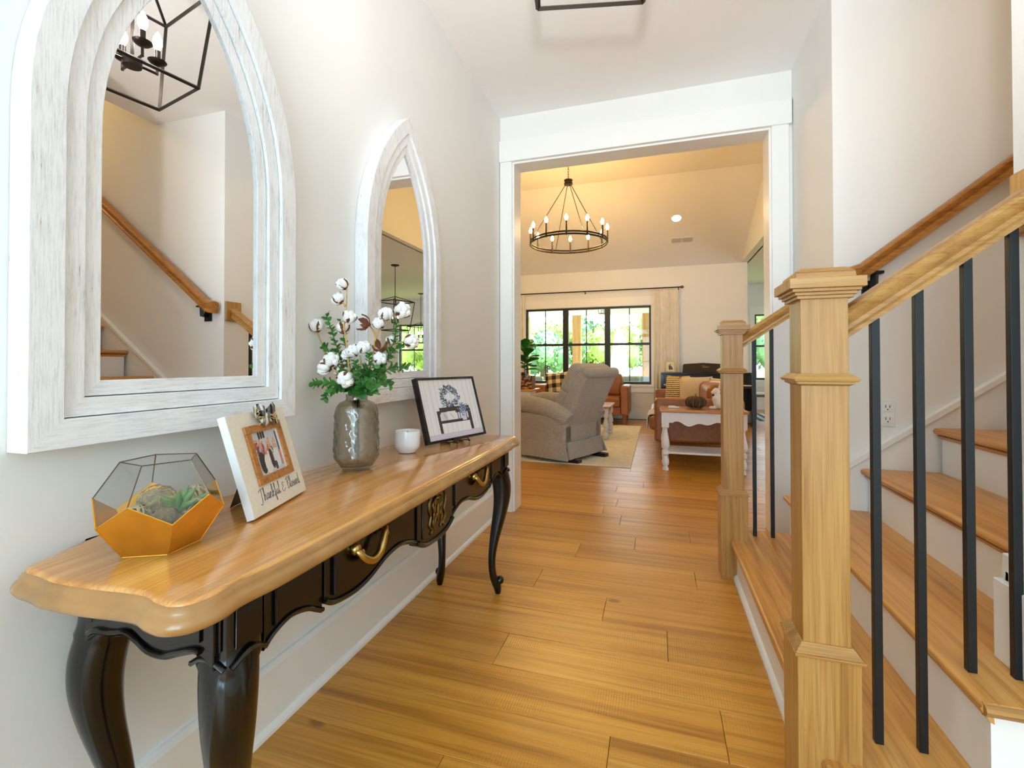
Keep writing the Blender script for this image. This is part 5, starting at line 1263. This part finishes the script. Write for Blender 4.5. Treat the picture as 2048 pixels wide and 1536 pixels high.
MB().lathe([(.010, pc.z + .052), (.007, pc.z + .068), (.009, pc.z + .078)], 8, TR((pc.x, pc.y, 0))).build('stalk', 'pstring', t, smooth=50)
rc = Vector((.555, 4.84, pz))
t = thing('rabbit_figurine', 'white rabbit figurine with dark bow beside the newel post', 'figurine', tuple(rc))
m = MB(); m.ell((rc.x + .02, rc.y, rc.z + .062), .072, .055, .064, 16, 12).ell((rc.x - .015, rc.y, rc.z + .10), .045, .044, .060, 14, 10).ell((rc.x - .02, rc.y, rc.z + .170), .036, .033, .034, 14, 10).ell((rc.x - .050, rc.y, rc.z + .160), .020, .020, .017, 10, 8)
m.ell((rc.x - .055, rc.y - .02, rc.z + .014), .035, .016, .014, 10, 8).ell((rc.x - .055, rc.y + .02, rc.z + .014), .035, .016, .014, 10, 8)
bd = m.build('body', 'rabbit', t, smooth=60)
rm = bd.modifiers.new('r', 'REMESH'); rm.mode = 'VOXEL'; rm.voxel_size = .006; rm.use_smooth_shade = True
for s in (-1, 1): MB().ell((0, 0, .045), .012, .008, .048, 10, 8, TR((rc.x + .0, rc.y + s * .015, rc.z + .185)) @ RY(.35) @ RX(-s * .12)).build('ear', 'rabbit', t, smooth=60)
MB().ell((rc.x - .048, rc.y, rc.z + .135), .014, .030, .012, 10, 6).build('bow', 'piano', t, smooth=60)
t = thing('remote_tray', 'flat white plastic case lying on the end table', 'case', (.15, 4.86, pz))
MB().box(.095, .205, 4.83, 4.895, pz, pz + .014).build('case_body', 'white', t, bevel=.006, seg=3)
MB().box(.10, .165, 4.837, 4.888, pz + .014, pz + .021).build('lid', 'white', t, bevel=.003)

# ---- piano by the back wall
t = thing('digital_piano', 'black upright digital piano against the back wall', 'piano', (.76, 8.6, 0))
MB().box(.055, 1.475, 8.34, 8.76, .845, .872).build('top_lid', 'piano', t, bevel=.006)
MB().box(.085, 1.445, 8.44, 8.74, .64, .845).build('body', 'piano', t, bevel=.004)
MB().box(.055, 1.475, 8.24, 8.46, .615, .660).build('key_bed', 'piano', t, bevel=.006)
MB().box(.10, 1.43, 8.265, 8.395, .660, .674).build('white_keys', 'keys', t)
m = MB()
for i in range(36):
    if i % 7 in (2, 6): continue
    xk = .10 + 1.33 * (i + 1) / 37; m.box(xk - .007, xk + .007, 8.315, 8.395, .674, .684)
bk = m.build('black_keys', 'piano', t); bk['kind'] = 'stuff'
for xx_ in (.055, 1.43): MB().box(xx_, xx_ + .045, 8.28, 8.74, 0, .84).build('side_panel', 'piano', t, bevel=.005)
MB().box(.10, 1.43, 8.68, 8.72, .22, .64).build('rear_panel', 'piano', t)
MB().box(.64, .86, 8.56, 8.68, .0, .12).build('pedal_box', 'piano', t, bevel=.006)
DT = TR((.73, 8.46, .872)) @ RX(math.radians(-14))
MB().prism([(-.325, 0), (.325, 0), (.315, .135), (.29, .150), (0, .168), (-.29, .150), (-.315, .135)], 0, .014, 'xz', DT).build('music_desk', 'pianob', t, bevel=.004)
script_text('Clavinova', .115, DT @ TR((-.055, .095, 0)) @ RX(PI / 2) @ TR((0, 0, .0008)) if False else DT @ TR((-.015, -.0006, .085)) @ RX(PI / 2), .0014, t, 'brass')
MB().tube([DT @ Vector((.03 + .018 * math.cos(a_), -.0006, .118 + .006 * math.sin(a_))) for a_ in [2 * PI * k / 12 for k in range(12)]], .0012, 5, closed=True).build('emblem', 'brass', t)
PT = TR((.21, 8.46, .873)) @ RZ(math.radians(8)) @ RX(math.radians(-12))
t = thing('photo_frame', 'small tan photo frame standing on the piano', 'photo frame', (.21, 8.46, .873))
MB().box(-.085, .085, -.012, 0, 0, .025, PT).box(-.085, .085, -.012, 0, .185, .21, PT).box(-.085, -.06, -.012, 0, .025, .185, PT).box(.06, .085, -.012, 0, .025, .185, PT).build('frame', 'tan', t, bevel=.002)
H_, W_ = 40, 30; img = np.full((H_, W_, 3), 226.0); img[:, :, 2] = 196; yy, xx = np.mgrid[0:H_, 0:W_]
for c_ in ((12, 14, 5, 11, (70, 58, 50)), (18, 13, 4, 9, (96, 84, 76)), (15, 27, 3, 4, (150, 120, 100)), (9, 20, 2, 5, (120, 100, 84)), (22, 9, 3, 5, (60, 50, 44))):
    img[((xx - c_[0]) / c_[2]) ** 2 + ((yy - c_[1]) / c_[3]) ** 2 < 1] = c_[4]
raster('photograph', 'print', img, PT @ TR((-.06, -.006, .025)) @ RX(PI / 2) @ Matrix.Diagonal((.12, .16, 1, 1)), t)
MB().box(-.02, .02, .0, .07, .002, .006, PT @ TR((0, 0, 0))).build('strut', 'piano', t)

# ---- curtains and rod
t = thing('curtain_rod', 'black curtain rod with ball finial above the triple window', 'curtain rod', (-1.05, 8.83, 2.39))
MB().tube([(-2.75, 8.83, 2.388), (.40, 8.83, 2.388)], .011, 10).build('rod', 'iron', t, smooth=50)
MB().ell((.425, 8.83, 2.388), .030, .026, .026, 12, 8).lathe([(.014, 0), (.018, .02), (.012, .04)], 10, TR((.385, 8.83, 2.388)) @ RY(PI / 2)).build('finial', 'chairwood', t, smooth=60)
for xx_ in (-1.30, .36, -2.6): MB().bar((xx_, YB, 2.36), (xx_, 8.83, 2.36), .012).bar((xx_, 8.83, 2.34), (xx_, 8.83, 2.39), .012).build('bracket', 'iron', t)
def curtain(xa, xb, label, folds):
    m = MB(); n = folds * 10; R0 = []; zs = [2.37, 2.30, 1.6, .8, .012]
    for z in zs:
        f = (2.37 - z) / 2.37; row = []
        for i in range(n + 1):
            u = i / n; x = xa - .02 * f + (xb - xa + .05 * f) * u; y = 8.835 + .028 * (.6 + .5 * f) * math.sin(u * folds * 2 * PI) + .008 * math.sin(u * folds * 4.3 + z)
            row.append((x, y, z))
        R0.append(row)
    m.add([p for r in R0 for p in r], [(k * (n + 1) + i, k * (n + 1) + i + 1, (k + 1) * (n + 1) + i + 1, (k + 1) * (n + 1) + i) for k in range(len(zs) - 1) for i in range(n)])
    m.add([], [])
    o = m.build('curtain', 'curtain', None, smooth=70, origin=((xa + xb) / 2, 8.835, 0)); so = o.modifiers.new('t', 'SOLIDIFY'); so.thickness = .003
    tag(o, label, 'curtain', 'cream drapes at the triple window')
curtain(-.045, .36, 'cream curtain drawn to the right of the triple window', 7)
curtain(-2.95, -2.50, 'cream curtain at the left side of the triple window', 7)

# ---- chandelier
hx, hy = -1.068, 6.0
def chpt(px_, py_, Y):
    d = _F2 + _R3 * ((px_ - 1024) / 934.3189) - _U3 * ((py_ - 717.44) / 934.3189); s = Y / d.y; return Vector((0, 0, CAM_H)) + d * s
cc = chpt(1137, 488, hy); hx = cc.x; zc_ = cc.z; Rr = .495
t = thing('wagon_wheel_chandelier', 'black wagon-wheel chandelier with twelve lit candle bulbs', 'chandelier', (hx, hy, zc_))
for dz in (0, .032): MB().tube([(hx + Rr * math.cos(2 * PI * k / 64), hy + Rr * math.sin(2 * PI * k / 64), zc_ + dz) for k in range(64)], .0115, 8, closed=True).build('ring', 'bronze', t, smooth=60)
for k in range(12):
    q = 2 * PI * k / 12 + .13; x, y = hx + Rr * math.cos(q), hy + Rr * math.sin(q)
    c_ = MB().lathe([(.012, zc_ - .012), (.012, zc_ + .16), (.004, zc_ + .161)], 10, TR((x, y, 0))).build('candle_sleeve', 'bronze', t, smooth=50)
    MB().lathe([(.008, zc_ + .161), (.021, zc_ + .185), (.020, zc_ + .205), (.008, zc_ + .233), (.002, zc_ + .24)], 8, TR((x, y, 0))).build('bulb', 'bulb2', c_, smooth=80)
zh = chpt(1135, 365, hy).z
for k in range(4):
    q = 2 * PI * k / 4 + .55; MB().tube([(hx + .03 * math.cos(q), hy + .03 * math.sin(q), zh - .02), (hx + Rr * math.cos(q), hy + Rr * math.sin(q), zc_ + .03)], .0045, 6).build('rod', 'bronze', t)
MB().lathe([(.045, zh - .035), (.055, zh - .03), (.055, zh - .01), (.048, zh - .005), (.048, zh + .01), (.055, zh + .02), (.055, zh + .03), (.01, zh + .035)], 20, TR((hx, hy, 0))).build('hub', 'bronze', t, smooth=50)
z = zh + .03; i = 0
while z < ZV - .05:
    MB().tube([Vector((hx, hy, z + .022)) + (Vector((.009 * math.cos(a_), 0, .022 * math.sin(a_))) if i % 2 else Vector((0, .009 * math.cos(a_), .022 * math.sin(a_)))) for a_ in [2 * PI * k / 10 for k in range(10)]], .0025, 5, closed=True).build('chain_link', 'bronze', t, smooth=60)
    z += .034; i += 1
MB().lathe([(.02, ZV - .03), (.06, ZV - .015), (.065, ZV)], 20, TR((hx, hy, 0))).build('canopy', 'bronze', t, smooth=50)

# ---- recessed downlights and vent in the rear slope
def downlight(x, y, label):
    T = on_vault(x, y)
    t = thing('recessed_downlight', label, 'downlight', tuple(T.to_translation()), 0, 'recessed ceiling downlights')
    MB().lathe([(.066, -.002), (.084, -.004), (.086, -.001), (.086, .0), (.066, .0)], 28, T, cap0=False, cap1=False).build('trim_ring', 'plastic', t, smooth=50)
    MB().lathe([(.067, -.0025), (.067, -.0005)], 28, T).build('lens', 'can', t)
downlight(.296, 7.80, 'lit recessed downlight on the sloped ceiling above the piano')
downlight(-2.6, 7.80, 'unseen recessed downlight added on the sloped ceiling left of the chandelier for warm light')  # added out of view to help light the room warm
T = on_vault(.40, 8.28)
t = thing('ceiling_vent', 'white ceiling vent with two louvred panels near the back wall', 'vent', tuple(T.to_translation()))
MB().box(-.19, .19, -.075, .075, -.006, 0, T).build('vent_frame', 'ceil', t, bevel=.002)
for a_ in (-.165, .01):
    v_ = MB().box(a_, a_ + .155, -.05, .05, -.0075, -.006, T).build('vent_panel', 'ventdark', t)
    m = MB()
    for k in range(9): m.box(a_, a_ + .155, -.048 + k * .011, -.045 + k * .011, -.0095, -.0075, T)
    m.build('louvres', 'ceil', v_)

# ---- side table, crate and fig plant at the left
sx, sy = -2.10, 7.05
t = thing('side_table', 'white side table with dark top behind the left jamb', 'table', (sx, sy, 0))
MB().box(-2.42, -1.80, 6.86, 7.30, .605, .632).build('table_top', 'etop', t, bevel=.006)
MB().box(-2.38, -1.86, 6.90, 7.26, .49, .605).build('apron', 'chalk', t, bevel=.003)
d = MB().box(-2.30, -1.94, 6.892, 6.90, .505, .592).build('drawer', 'chalk', t, bevel=.002)
MB().ell((-2.05, 6.885, .55), .012, .012, .012, 10, 6).build('knob', 'iron', d, smooth=60)
for lx_ in (-2.36, -1.88):
    for ly_ in (6.92, 7.24): turned(lx_, ly_, 0, .49, 1.0).build('leg', 'chalk', t, smooth=40)
t = thing('sign_box', 'dark wooden crate with white painted lettering under the fig plant', 'crate', (-2.02, 7.02, .632))
MB().box(-2.22, -1.835, 6.93, 7.12, .632, .838).build('crate', 'chairwood', t, bevel=.003)
H_, W_ = 30, 56; img = np.zeros((H_, W_, 3)); img[:] = (70, 44, 28); rg_ = np.random.RandomState(8); yy, xx = np.mgrid[0:H_, 0:W_]
for k in range(60):
    c_ = [(150, 88, 50), (40, 26, 18), (186, 120, 70), (96, 60, 36), (206, 160, 110)][rg_.randint(5)]; x_, y_ = rg_.rand() * 56, rg_.rand() * 20
    img[((xx - x_) / (2 + 5 * rg_.rand())) ** 2 + ((yy - y_) / (1 + 2 * rg_.rand())) ** 2 < 1] = c_
raster('crate_face', 'signface', img, TR((-2.215, 6.9285, .636)) @ RX(PI / 2) @ Matrix.Diagonal((.375, .198, 1, 1)), t)
script_text('PIG JIG', .24, TR((-2.10, 6.9265, .785)) @ RX(PI / 2), .0035, t, 'white')
t = thing('fig_plant', 'glossy green fiddle-leaf fig in a dark pot by the window', 'plant', (-1.98, 7.02, .838))
MB().lathe([(.045, .8385), (.055, .84), (.066, .885), (.062, .89), (.058, .882)], 18, TR((-1.98, 7.02, 0))).build('pot', 'pot', t, smooth=50)
MB().tube(cr([(-1.98, 7.02, .86), (-1.975, 7.015, 1.0), (-1.985, 7.02, 1.15), (-1.96, 7.0, 1.27)], 4), .007, 6).build('trunk', 'bark', t)
lm = MB(); rows = []
for s, wd, bend in ((0, .004, 0), (.15, .03, .004), (.4, .045, .006), (.65, .066, .002), (.85, .060, -.012), (1.0, .01, -.03)):
    rows.append([(s * .19, -wd, bend - .004), (s * .19, -wd * .5, bend + .004), (s * .19, 0, bend - .003), (s * .19, wd * .5, bend + .004), (s * .19, wd, bend - .004)])
lm.add([p for r in rows for p in r], [(k * 5 + i, k * 5 + i + 1, (k + 1) * 5 + i + 1, (k + 1) * 5 + i) for k in range(5) for i in range(4)])
FIG = lm.mesh('fig_leaf', 60); FIG.materials.append(M['leaf2']); rr = random.Random(5)
for k in range(17):
    f = k / 17; z = .93 + .34 * f; q = 2.4 * k + .3; el = .05 + 1.05 * f + rr.uniform(-.15, .15); s = 1.45 - .35 * f
    inst(FIG, 'leaf', TR((-1.975 + .01 * f, 7.015, z)) @ RZ(q) @ RY(-el) @ RX(rr.uniform(-.3, .3)) @ Matrix.Scale(s, 4), t)

# ---- coffee table beyond the recliner
t = thing('coffee_table', 'white turned-leg coffee table hidden behind the recliner', 'table', (-1.2, 6.6, 0))
MB().box(-1.75, -.60, 6.25, 7.0, .43, .455).build('table_top', 'etop', t, bevel=.006)
MB().box(-1.70, -.65, 6.30, 6.95, .35, .43).build('apron', 'chalk', t, bevel=.003)
for lx_ in (-1.69, -.66):
    for ly_ in (6.31, 6.94): turned(lx_, ly_, .011, .43, 1.2).build('leg', 'chalk', t, smooth=40)

# ---- breakfast corner: rug, chair, pendants
o = MB().box(1.56, 3.6, 9.25, 10.6, 0, .008).build('striped_rug', 'rug2', None, origin=(2.6, 9.9, 0)); tag(o, 'grey and white striped rug past the piano', 'rug')
def wchair(x, y, rz, label):
    t = thing('dining_chair', label, 'chair', (x, y, .008), rz, 'walnut dining chairs'); T = TR((x, y, .008)) @ RZ(rz)
    MB().box(-.22, .22, -.22, .22, .40, .44, T).build('seat_frame', 'chairwood', t, bevel=.006)
    MB().box(-.21, .21, -.21, .21, .44, .475, T).build('seat_pad', 'canvas', t, bevel=.015, seg=3)
    for lx_, ly_, zt in ((-.19, -.19, .40), (.19, -.19, .40), (-.19, .19, .82), (.19, .19, .82)): MB().box(lx_ - .02, lx_ + .02, ly_ - .02, ly_ + .02, 0, zt, T).build('leg', 'chairwood', t, bevel=.003)
    MB().box(-.21, .21, .17, .205, .56, .86, T).build('backrest', 'chairwood', t, bevel=.012, seg=3)
    return t
wchair(1.86, 9.72, math.radians(-80), 'walnut chair with white seat pad on the striped rug')
t = thing('dining_table', 'round walnut pedestal table beyond the piano', 'table', (3.05, 9.75, .008))
MB().lathe([(.03, .70), (.62, .71), (.63, .725), (.62, .74)], 36, TR((3.05, 9.75, 0))).build('table_top', 'chairwood', t, smooth=40)
MB().lathe([(.26, .009), (.24, .04), (.06, .09), (.05, .5), (.09, .70)], 20, TR((3.05, 9.75, 0))).build('pedestal', 'chairwood', t, smooth=40)
def cage(x, y, z0, z1, s0, s1, zt, rz, label):
    t = thing('cage_pendant', label, 'pendant light', (x, y, z0), 0, 'black cage pendants of the kitchen'); T = TR((x, y, 0)) @ RZ(rz)
    c0 = [T @ Vector((i * s0 / 2, j * s0 / 2, z0)) for i, j in ((-1, -1), (1, -1), (1, 1), (-1, 1))]; c1 = [T @ Vector((i * s1 / 2, j * s1 / 2, z1)) for i, j in ((-1, -1), (1, -1), (1, 1), (-1, 1))]; ap = Vector((x, y, z1 + .10))
    for k in range(4):
        j = (k + 1) % 4; MB().bar(c0[k], c0[j], .012).build('bottom_bar', 'iron', t); MB().bar(c1[k], c1[j], .012).build('top_bar', 'iron', t); MB().bar(c0[k], c1[k], .012).build('corner_bar', 'iron', t); MB().bar(c1[k], ap, .010).build('roof_bar', 'iron', t)
    MB().tube([(x, y, z0 + .12), (x, y, zt)], .006, 6).build('stem', 'iron', t)
    MB().lathe([(.02, zt - .03), (.07, zt - .015), (.075, zt)], 20, TR((x, y, 0))).build('canopy', 'iron', t, smooth=50)
    for k in range(4):
        q = PI / 2 * k + rz; cxx, cyy = x + .07 * math.cos(q), y + .07 * math.sin(q)
        c_ = MB().bar((x, y, z0 + .13), (cxx, cyy, z0 + .13), .008).lathe([(.01, z0 + .13), (.01, z0 + .21)], 8, TR((cxx, cyy, 0))).build('candle_arm', 'iron', t)
        MB().lathe([(.006, z0 + .21), (.017, z0 + .235), (.006, z0 + .275)], 8, TR((cxx, cyy, 0))).build('bulb', 'bulb3', c_, smooth=80)
cage(2.40, 7.29, 1.62, 2.12, .36, .48, ZB, .3, 'black cage pendant mirrored large beside the cotton')
cage(3.585, 10.43, 1.55, 1.95, .36, .48, ZB, .1, 'black cage pendant mirrored small by the far window')

# ================================================================== OUTSIDE
g = struct(MB().box(-40, 40, 11.9, 90, -.30, -.20).build('ground', 'grass'))
struct(MB().box(-6, 1.35, YB + .16, 12.6, -.2, -.03).build('porch_floor', 'patio'))
struct(MB().box(-6, 1.35, YB + .1, 12.6, 2.72, 2.80).build('porch_ceiling', 'trim'))
struct(MB().box(-6, 1.35, 12.1, 12.32, 2.285, 2.72).build('porch_beam', 'trim'))
for x, lb in ((-2.012, 'cedar porch post seen in the middle pane'), (-.255, 'cedar porch post seen at the right of the window'), (-3.42, 'cedar porch post at the left edge of the window')):
    t = thing('porch_post', lb, 'post', (x, 12.2, -.03), 0, 'cedar porch posts')
    MB().box(x - .11, x + .11, 12.1, 12.3, -.03, 2.285).build('shaft', 'cedar', t, bevel=.006)
    MB().box(x - .135, x + .135, 12.075, 12.325, -.03, .12).build('base_trim', 'cedar', t, bevel=.005)
t = thing('porch_lantern', 'small black lantern hanging under the porch ceiling', 'pendant light', (-1.17, 10.6, 2.1))
for a_ in range(4):
    q = PI / 2 * a_ + .4; q2 = q + PI / 2; p = lambda q_, r, z: (-1.17 + r * math.cos(q_), 10.6 + r * math.sin(q_), z)
    MB().bar(p(q, .09, 2.15), p(q2, .09, 2.15), .008).bar(p(q, .12, 2.36), p(q2, .12, 2.36), .008).bar(p(q, .09, 2.15), p(q, .12, 2.36), .008).bar(p(q, .12, 2.36), (-1.17, 10.6, 2.43), .008).build('cage_side', 'bronze', t)
MB().tube([(-1.17, 10.6, 2.2), (-1.17, 10.6, 2.72)], .006, 6).build('stem', 'bronze', t)
t = thing('patio_umbrella', 'closed white patio umbrella out in the yard', 'umbrella', (-1.09, 14.2, -.2))
m = MB(); rings = []
for z, r in ((2.10, .02), (1.95, .10), (1.5, .17), (1.0, .22), (.75, .235), (.62, .20)):
    rings.append([(-1.09 + r * (1 + .18 * math.cos(8 * q)) * math.cos(q), 14.2 + r * (1 + .18 * math.cos(8 * q)) * math.sin(q), z) for q in [2 * PI * k / 48 for k in range(48)]])
m.loft(rings).build('canopy', 'canvas', t, smooth=60)
MB().tube([(-1.09, 14.2, -.2), (-1.09, 14.2, 2.14)], .025, 8).build('pole', 'cedar', t)
MB().lathe([(.28, -.199), (.26, -.13), (.05, -.10)], 24, TR((-1.09, 14.2, 0))).build('base', 'patio', t, smooth=40)
def wickerseat(x, y, rz, label):
    t = thing('wicker_armchair', label, 'armchair', (x, y, -.03), rz, 'wicker porch armchairs'); T = TR((x, y, -.03)) @ RZ(rz)
    MB().box(-.36, .36, -.36, .36, .08, .36, T).build('base', 'wicker', t, bevel=.03, seg=3)
    MB().box(-.36, .36, .26, .38, .36, .78, T).build('backrest', 'wicker', t, bevel=.04, seg=3)
    for s in (-1, 1): MB().box(min(s * .28, s * .38), max(s * .28, s * .38), -.34, .30, .36, .58, T).build('arm', 'wicker', t, bevel=.03, seg=3)
    MB().box(-.27, .27, -.35, .25, .36, .48, T).build('seat_cushion', 'canvas', t, bevel=.04, seg=3)
    for a_ in (-.3, .3):
        for b_ in (-.3, .3): MB().box(a_ - .025, a_ + .025, b_ - .025, b_ + .025, 0, .08, T).build('leg', 'wicker', t)
wickerseat(-.50, 10.7, PI, 'grey wicker porch armchair seen through the right pane')
wickerseat(-2.85, 9.95, PI + .5, 'grey wicker porch armchair seen behind the fig plant')
t = thing('porch_sofa', 'pale porch sofa seen low through the left pane', 'sofa', (-2.0, 11.4, -.03))
MB().box(-2.6, -1.5, 11.1, 11.8, .10, .40).build('base', 'wicker', t, bevel=.03); MB().box(-2.6, -1.5, 11.0, 11.16, .40, .80).build('backrest', 'canvas', t, bevel=.05, seg=3)
for a_ in (-2.55, -1.55):
    for b_ in (11.15, 11.75): MB().box(a_ - .03, a_ + .03, b_ - .03, b_ + .03, -.03, .10).build('leg', 'wicker', t)
# trees: shared leafy crowns
def crown_mesh(name, mat, seed, n=2600):
    rr = random.Random(seed); m = MB(); cl = [(rr.gauss(0, .42), rr.gauss(0, .42), rr.uniform(.25, 1.0), rr.uniform(.22, .42)) for _ in range(26)]
    vs = []; fs = []
    for i in range(n):
        c = rr.choice(cl); u = rr.uniform(-1, 1); th_ = rr.uniform(0, 2 * PI); s = math.sqrt(1 - u * u); r = c[3] * rr.uniform(.75, 1.05)
        p = Vector((c[0] + r * s * math.cos(th_), c[1] + r * s * math.sin(th_), c[2] + r * u * .8)); d = Vector((rr.gauss(0, 1), rr.gauss(0, 1), rr.gauss(0, .6))).normalized(); e = d.orthogonal().normalized(); L = rr.uniform(.035, .075)
        o_ = len(vs); vs += [p - d * L, p + e * L * .6, p + d * L, p - e * L * .6]; fs.append((o_, o_ + 1, o_ + 2, o_ + 3))
    for c in cl: m.ell(c[:3], c[3] * .72, c[3] * .72, c[3] * .6, 8, 6)
    m.add(vs, fs); me = m.mesh(name); me.materials.append(M[mat]); return me
CR = [crown_mesh('crown', 'treeleaf', 1), crown_mesh('crown', 'treeleaf2', 2), crown_mesh('crown', 'treeleaf', 3)]
tm = MB().lathe([(.06, 0), (.045, .3), (.03, .6)], 8).mesh('trunk', 50); tm.materials.append(M['bark'])
TREES = [(-9.5, 26, 3.6, 1, 'dark blue-green tree at the left of the window view'), (-7.2, 30, 4.3, 0, 'light green tree left of the middle porch post'), (-5.6, 24, 3.0, 1, 'low blue-green tree behind the left pane'), (-4.2, 31, 4.4, 1, 'blue-green tree right of the middle porch post'),
         (-2.4, 28, 3.4, 2, 'yellow-green tree behind the middle pane'), (-.6, 33, 5.0, 0, 'tall light green tree behind the closed umbrella'), (1.4, 27, 3.8, 2, 'light green tree behind the right porch post'), (-11.5, 36, 5.0, 0, 'tall pale tree far left in the yard'),
         (3.6, 30, 4.6, 0, 'light green tree outside the breakfast window'), (6.6, 28, 4.4, 1, 'blue-green tree outside the breakfast window'), (10.5, 30, 5.0, 2, 'pale tree at the far right of the yard'), (.3, 20, 1.6, 2, 'small light green shrub right of the umbrella'),
         (10.0, 25, 4.0, 0, 'leafy tree mirrored in the farther mirror window'), (13.2, 27, 4.6, 2, 'pale leafy tree mirrored at the farther mirror edge'), (16.0, 29, 4.8, 1, 'blue-green tree far to the right of the house')]
for i, (x, y, h, k, lb) in enumerate(TREES):
    if y > 21: x *= 1.45; y *= 1.45; h *= 1.32
    t = thing('garden_tree', lb, 'tree', (x, y, -.2), 0, 'trees in the back yard')
    inst(CR[k], 'crown', TR((x, y, -.2)) @ RZ(i * 1.3) @ Matrix.Diagonal((h * .55, h * .55, h * .80, 1)), t)
    inst(tm, 'trunk', TR((x, y, -.2)) @ Matrix.Scale(h * .9, 4), t)
